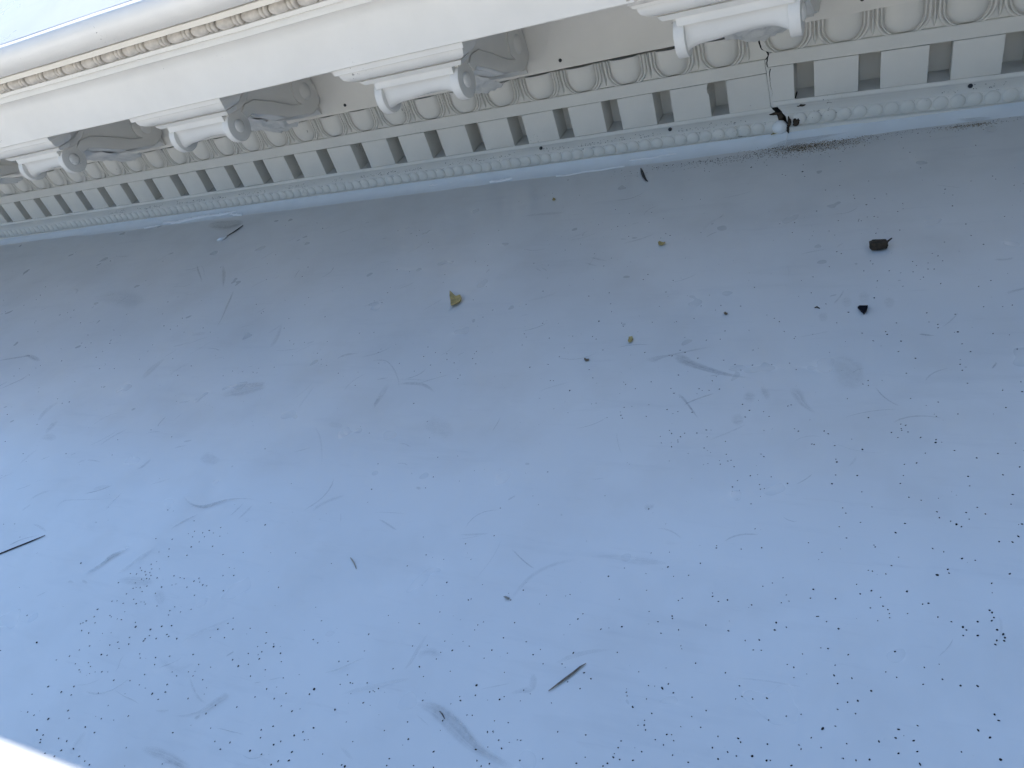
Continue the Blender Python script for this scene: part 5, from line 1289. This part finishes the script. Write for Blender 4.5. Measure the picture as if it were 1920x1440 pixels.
# the finest dust between them, thicker towards the right and in front of the joint
for i in range(2600):
    x = rnd.uniform(4, 32); y = -0.6 - 13.5 * rnd.random()
    dens = 0.30 + 0.35 * (x > 18) + 0.5 * noise.noise(Vector((x * 0.5, y * 0.5, 3)))
    if rnd.random() < dens:
        items.append((x, y, -1.1, rnd.uniform(0.004, 0.0105), tuple(v * 3 for v in dark())))
tag(link('dirt_specks', speck_mesh('dirt_specks', items, 1)), 'black dirt specks scattered over the pale floor', 'dirt', kind='stuff')
pile = []
for i in range(4200):
    u = rnd.gauss(0, 1); v = rnd.gauss(0, 1)
    x, y = 22.66 + 0.42 * u, -0.67 + 0.13 * v - 0.02 * u
    if y > -0.47: continue
    pile.append((x, y, -1.1, 0.004 + 0.018 * rnd.random() ** 2.5, brown() if rnd.random() < 0.85 else dark()))
for i in range(500):
    x, y = rnd.gauss(21.7, 0.9), -0.70 - abs(rnd.gauss(0, 0.16))
    pile.append((x, y, -1.1, rnd.uniform(0.006, 0.020), dark() if rnd.random() < 0.7 else brown()))
for i in range(260):
    x, y = rnd.gauss(25.0, 0.22), -0.62 - abs(rnd.gauss(0, 0.07))
    pile.append((x, y, -1.1, rnd.uniform(0.007, 0.02), brown()))
for i in range(220):
    x, y = rnd.gauss(24.2, 1.2), -0.55 - abs(rnd.gauss(0, 0.10))
    pile.append((x, y, -1.1, rnd.uniform(0.006, 0.016), dark()))
tag(link('dirt_pile', speck_mesh('dirt_pile', pile, 2)), 'brown crumbly dirt heap on the floor below the open joint', 'dirt', kind='stuff')
grit = []
for i in range(900):
    x = rnd.uniform(4, 21.9) if rnd.random() < 0.8 else rnd.uniform(22.5, 30)
    if noise.noise(Vector((x * 1.3, 0, 8))) < -0.12: continue
    t = rnd.random() ** 0.5
    y = -0.085 - 0.075 * t
    z = -0.690 - 0.062 * t + (0.0)
    grit.append((x, y, z + 0.006, rnd.uniform(0.007, 0.024), dark()))
for i in range(420):
    x = rnd.uniform(4, 30)
    k = round((x - 14.696) / 0.2292) * 0.2292 + 14.696 + 0.1146
    grit.append((k + rnd.gauss(0, 0.03), -0.165 + rnd.uniform(-0.02, 0), -0.80 + rnd.uniform(-0.02, 0.02), rnd.uniform(0.006, 0.017), dark()))
tag(link('grit_line', speck_mesh('grit_line', grit, 3)), 'fine black grit caught on top of the bead string', 'dirt', kind='stuff')

# ------------------------------------------------------------------ loose debris on the floor
def flat_scrap(name, outline, z0, bend, thick, material, loc, seed=0):
    """a dried scrap: outline in pitches round its centre, domed by bend, with real thickness"""
    bm = bmesh.new()
    c = Vector((sum(p[0] for p in outline) / len(outline), sum(p[1] for p in outline) / len(outline)))
    rings = []
    for s in (1.0, 0.66, 0.33):
        ring = []
        for p in fine(outline + [outline[0]], 0.03)[:-1]:
            q = c + (Vector(p) - c) * s
            h = z0 + bend * (q - c).length_squared * 20 + 0.012 * noise.noise(Vector((q.x * 22, q.y * 22, seed)))
            ring.append(bm.verts.new((q.x * P, q.y * P, h * P)))
        rings.append(ring)
    top = bm.verts.new((c.x * P, c.y * P, z0 * P))
    n = len(rings[0])
    for a, b in zip(rings[:-1], rings[1:]):
        for k in range(n):
            bm.faces.new((a[k], a[(k + 1) % n], b[(k + 1) % n], b[k]))
    for k in range(n):
        bm.faces.new((rings[-1][k], rings[-1][(k + 1) % n], top))
    bmesh.ops.recalc_face_normals(bm, faces=bm.faces)
    if sum(f.normal.z for f in bm.faces) < 0: bmesh.ops.reverse_faces(bm, faces=bm.faces)
    bmesh.ops.solidify(bm, geom=list(bm.faces), thickness=thick * P)
    zmin = min(v.co.z for v in bm.verts)
    for v in bm.verts: v.co.z -= zmin - 0.0006
    me = bpy.data.meshes.new(name); bm.to_mesh(me); bm.free()
    me.materials.append(material)
    me.polygons.foreach_set('use_smooth', [True] * len(me.polygons)); me.set_sharp_from_angle(angle=math.radians(45))
    return link(name, me, loc=loc)
o = flat_scrap('leaf_fragment', [(-0.151, 0.104), (-0.174, 0.193), (-0.037, 0.101), (0.033, 0.128), (0.082, 0.061), (0.122, -0.042), (0.088, -0.177), (0.056, -0.236), (-0.019, -0.133)], 0.03, 0.05, 0.012, LEAF, W(17.763, -4.986, -OZ), 3)
tag(o, 'yellow brown dry leaf fragment, the largest, alone in the middle of the floor', 'leaf')
o = flat_scrap('black_chip', [(-0.062, 0.031), (-0.042, 0.052), (0.049, 0.05), (0.039, -0.03), (0.016, -0.102)], 0.02, 0.02, 0.03, CHIP, W(23.671, -5.605, -OZ), 5)
tag(o, 'small flat black triangular chip on the floor', 'chip')
o = flat_scrap('leaf_fragment', [(-0.027, -0.017), (-0.03, 0.05), (0.013, 0.06), (0.031, 0.011), (0.02, -0.052), (-0.007, -0.052)], 0.02, 0.2, 0.01, LEAF, W(20.96, -6.137, -OZ), 6)
tag(o, 'small round yellow leaf crumb on the floor right of the larger leaf', 'leaf')
o = flat_scrap('seed_husk', [(-0.051, 0.023), (-0.041, 0.054), (0.053, 0.024), (0.068, -0.026), (0.007, -0.049), (-0.035, -0.027)], 0.02, 0.3, 0.01, LEAF, W(20.813, -3.672, -OZ), 7)
tag(o, 'pale tan oval seed husk on the grey part of the floor', 'husk')
o = flat_scrap('leaf_fragment', [(-0.023, -0.029), (-0.029, 0.056), (0.027, 0.023), (0.025, -0.05)], 0.02, 0.2, 0.01, LEAF, W(18.323, -1.684, -OZ), 8)
tag(o, 'tiny orange leaf crumb on the floor close under the bead string', 'leaf')
o = flat_scrap('bark_crumb', [(-0.032, 0.002), (-0.03, 0.027), (-0.002, 0.007), (0.028, 0.018), (0.036, -0.021), (0.001, -0.032)], 0.01, 0.1, 0.008, BARK, W(20.475, -6.537, -OZ), 9)
tag(o, 'tiny brown bark crumb on the floor, left of the small yellow crumb', 'bark')
o = flat_scrap('bark_crumb', [(-0.023, 0.01), (-0.011, 0.039), (0.024, 0.007), (0.017, -0.031), (-0.007, -0.024)], 0.01, 0.1, 0.008, BARK, W(22.081, -5.594, -OZ), 10)
tag(o, 'tiny brown bark crumb on the floor left of the black chip', 'bark')
o = flat_scrap('seed_husk', [(-0.034, 0.003), (-0.007, 0.011), (0.032, 0.004), (0.023, -0.01), (-0.013, -0.007)], 0.015, 0.1, 0.01, BLADE, W(20.799, -10.164, -OZ), 11)
tag(o, 'thin olive seed husk lying on the blue floor', 'husk')
me, loc = tube('stem', [(19.764, -0.752, -1.088), (19.832, -0.937, -1.08), (19.91, -1.132, -1.08), (19.989, -1.291, -1.086), (20.044, -1.358, -1.09)], [0.008, 0.026, 0.028, 0.016, 0.006], TWIG)
tag(link('stem', me, loc=loc), 'curved black stem on the floor just below the bead string', 'stem')
me, loc = tube('twig', [(13.22, -10.817, -1.092), (13.47, -10.627, -1.092), (13.681, -10.47, -1.092), (13.857, -10.331, -1.092)], [0.009, 0.01, 0.009, 0.004], TWIG)
tag(link('twig', me, loc=loc), 'straight dark twig on the blue floor at the left picture edge', 'twig')
me, loc = tube('stem', [(18.828, -9.977, -1.092), (18.87, -10.003, -1.088), (18.925, -10.044, -1.09), (18.984, -10.099, -1.094)], [0.004, 0.008, 0.007, 0.003], BLADE)
tag(link('stem', me, loc=loc), 'short thin curved stem lying in the middle of the blue floor', 'stem')
me, loc = tube('stem', [(23.129, -5.517, -1.094), (23.158, -5.51, -1.088), (23.19, -5.537, -1.094)], [0.006, 0.011, 0.006], TWIG)
tag(link('stem', me, loc=loc), 'tiny curved black stem on the floor left of the black chip', 'stem')
me, loc = tube('stem', [(9.81, -1.702, -1.088), (9.901, -1.539, -1.08), (9.935, -1.391, -1.08), (9.919, -1.18, -1.092)], [0.008, 0.012, 0.014, 0.006], TWIG)
tag(link('stem', me, loc=loc), 'thin black sliver on the floor beside a white sealant curl', 'stem')
me, loc = tube('sealant_curl', [(9.663, -1.88, -1.088), (9.761, -1.87, -1.07), (9.833, -1.831, -1.07), (9.876, -1.738, -1.085)], [0.02, 0.045, 0.03, 0.012], CAULK)
tag(link('sealant_curl', me, loc=loc), 'small white curl of sealant at the end of a thin black sliver', 'sealant')
me, loc = tube('stem', [(20.638, -11.328, -1.095), (20.677, -11.348, -1.09), (20.713, -11.378, -1.095)], [0.003, 0.006, 0.003], TWIG)
tag(link('stem', me, loc=loc), 'tiny thin stem on the broad grey smear near the bottom', 'stem')
me, loc = curl_leaf('grass_blade', [(21.512, -10.958, -1.088), (21.565, -10.889, -1.088), (21.615, -10.825, -1.088), (21.665, -10.761, -1.088), (21.707, -10.698, -1.088), (21.746, -10.656, -1.088)], 0.018, SLIVER, 0.004, 0.3)
tag(link('grass_blade', me, loc=loc), 'slim dried brown grass blade lying on the blue floor near the bottom', 'grass')
o = link('brown_clump', lump_mesh('brown_clump', 0.100, CLUMP, (1.08, 0.66, 0.60), 0.22, 2.4, 4, 3, 0.55), loc=W(23.802, -4.214, -1.035))
tag(o, 'dark brown rough clump with a short stalk on the floor at right', 'clump')
me, loc = tube('stalk', [(23.852, -4.184, -1.03), (23.912, -4.164, -1.02), (23.957, -4.129, -1.0)], [.02, .014, .008], CLUMP)
s = link('stalk', me, o); s.location = loc - o.location
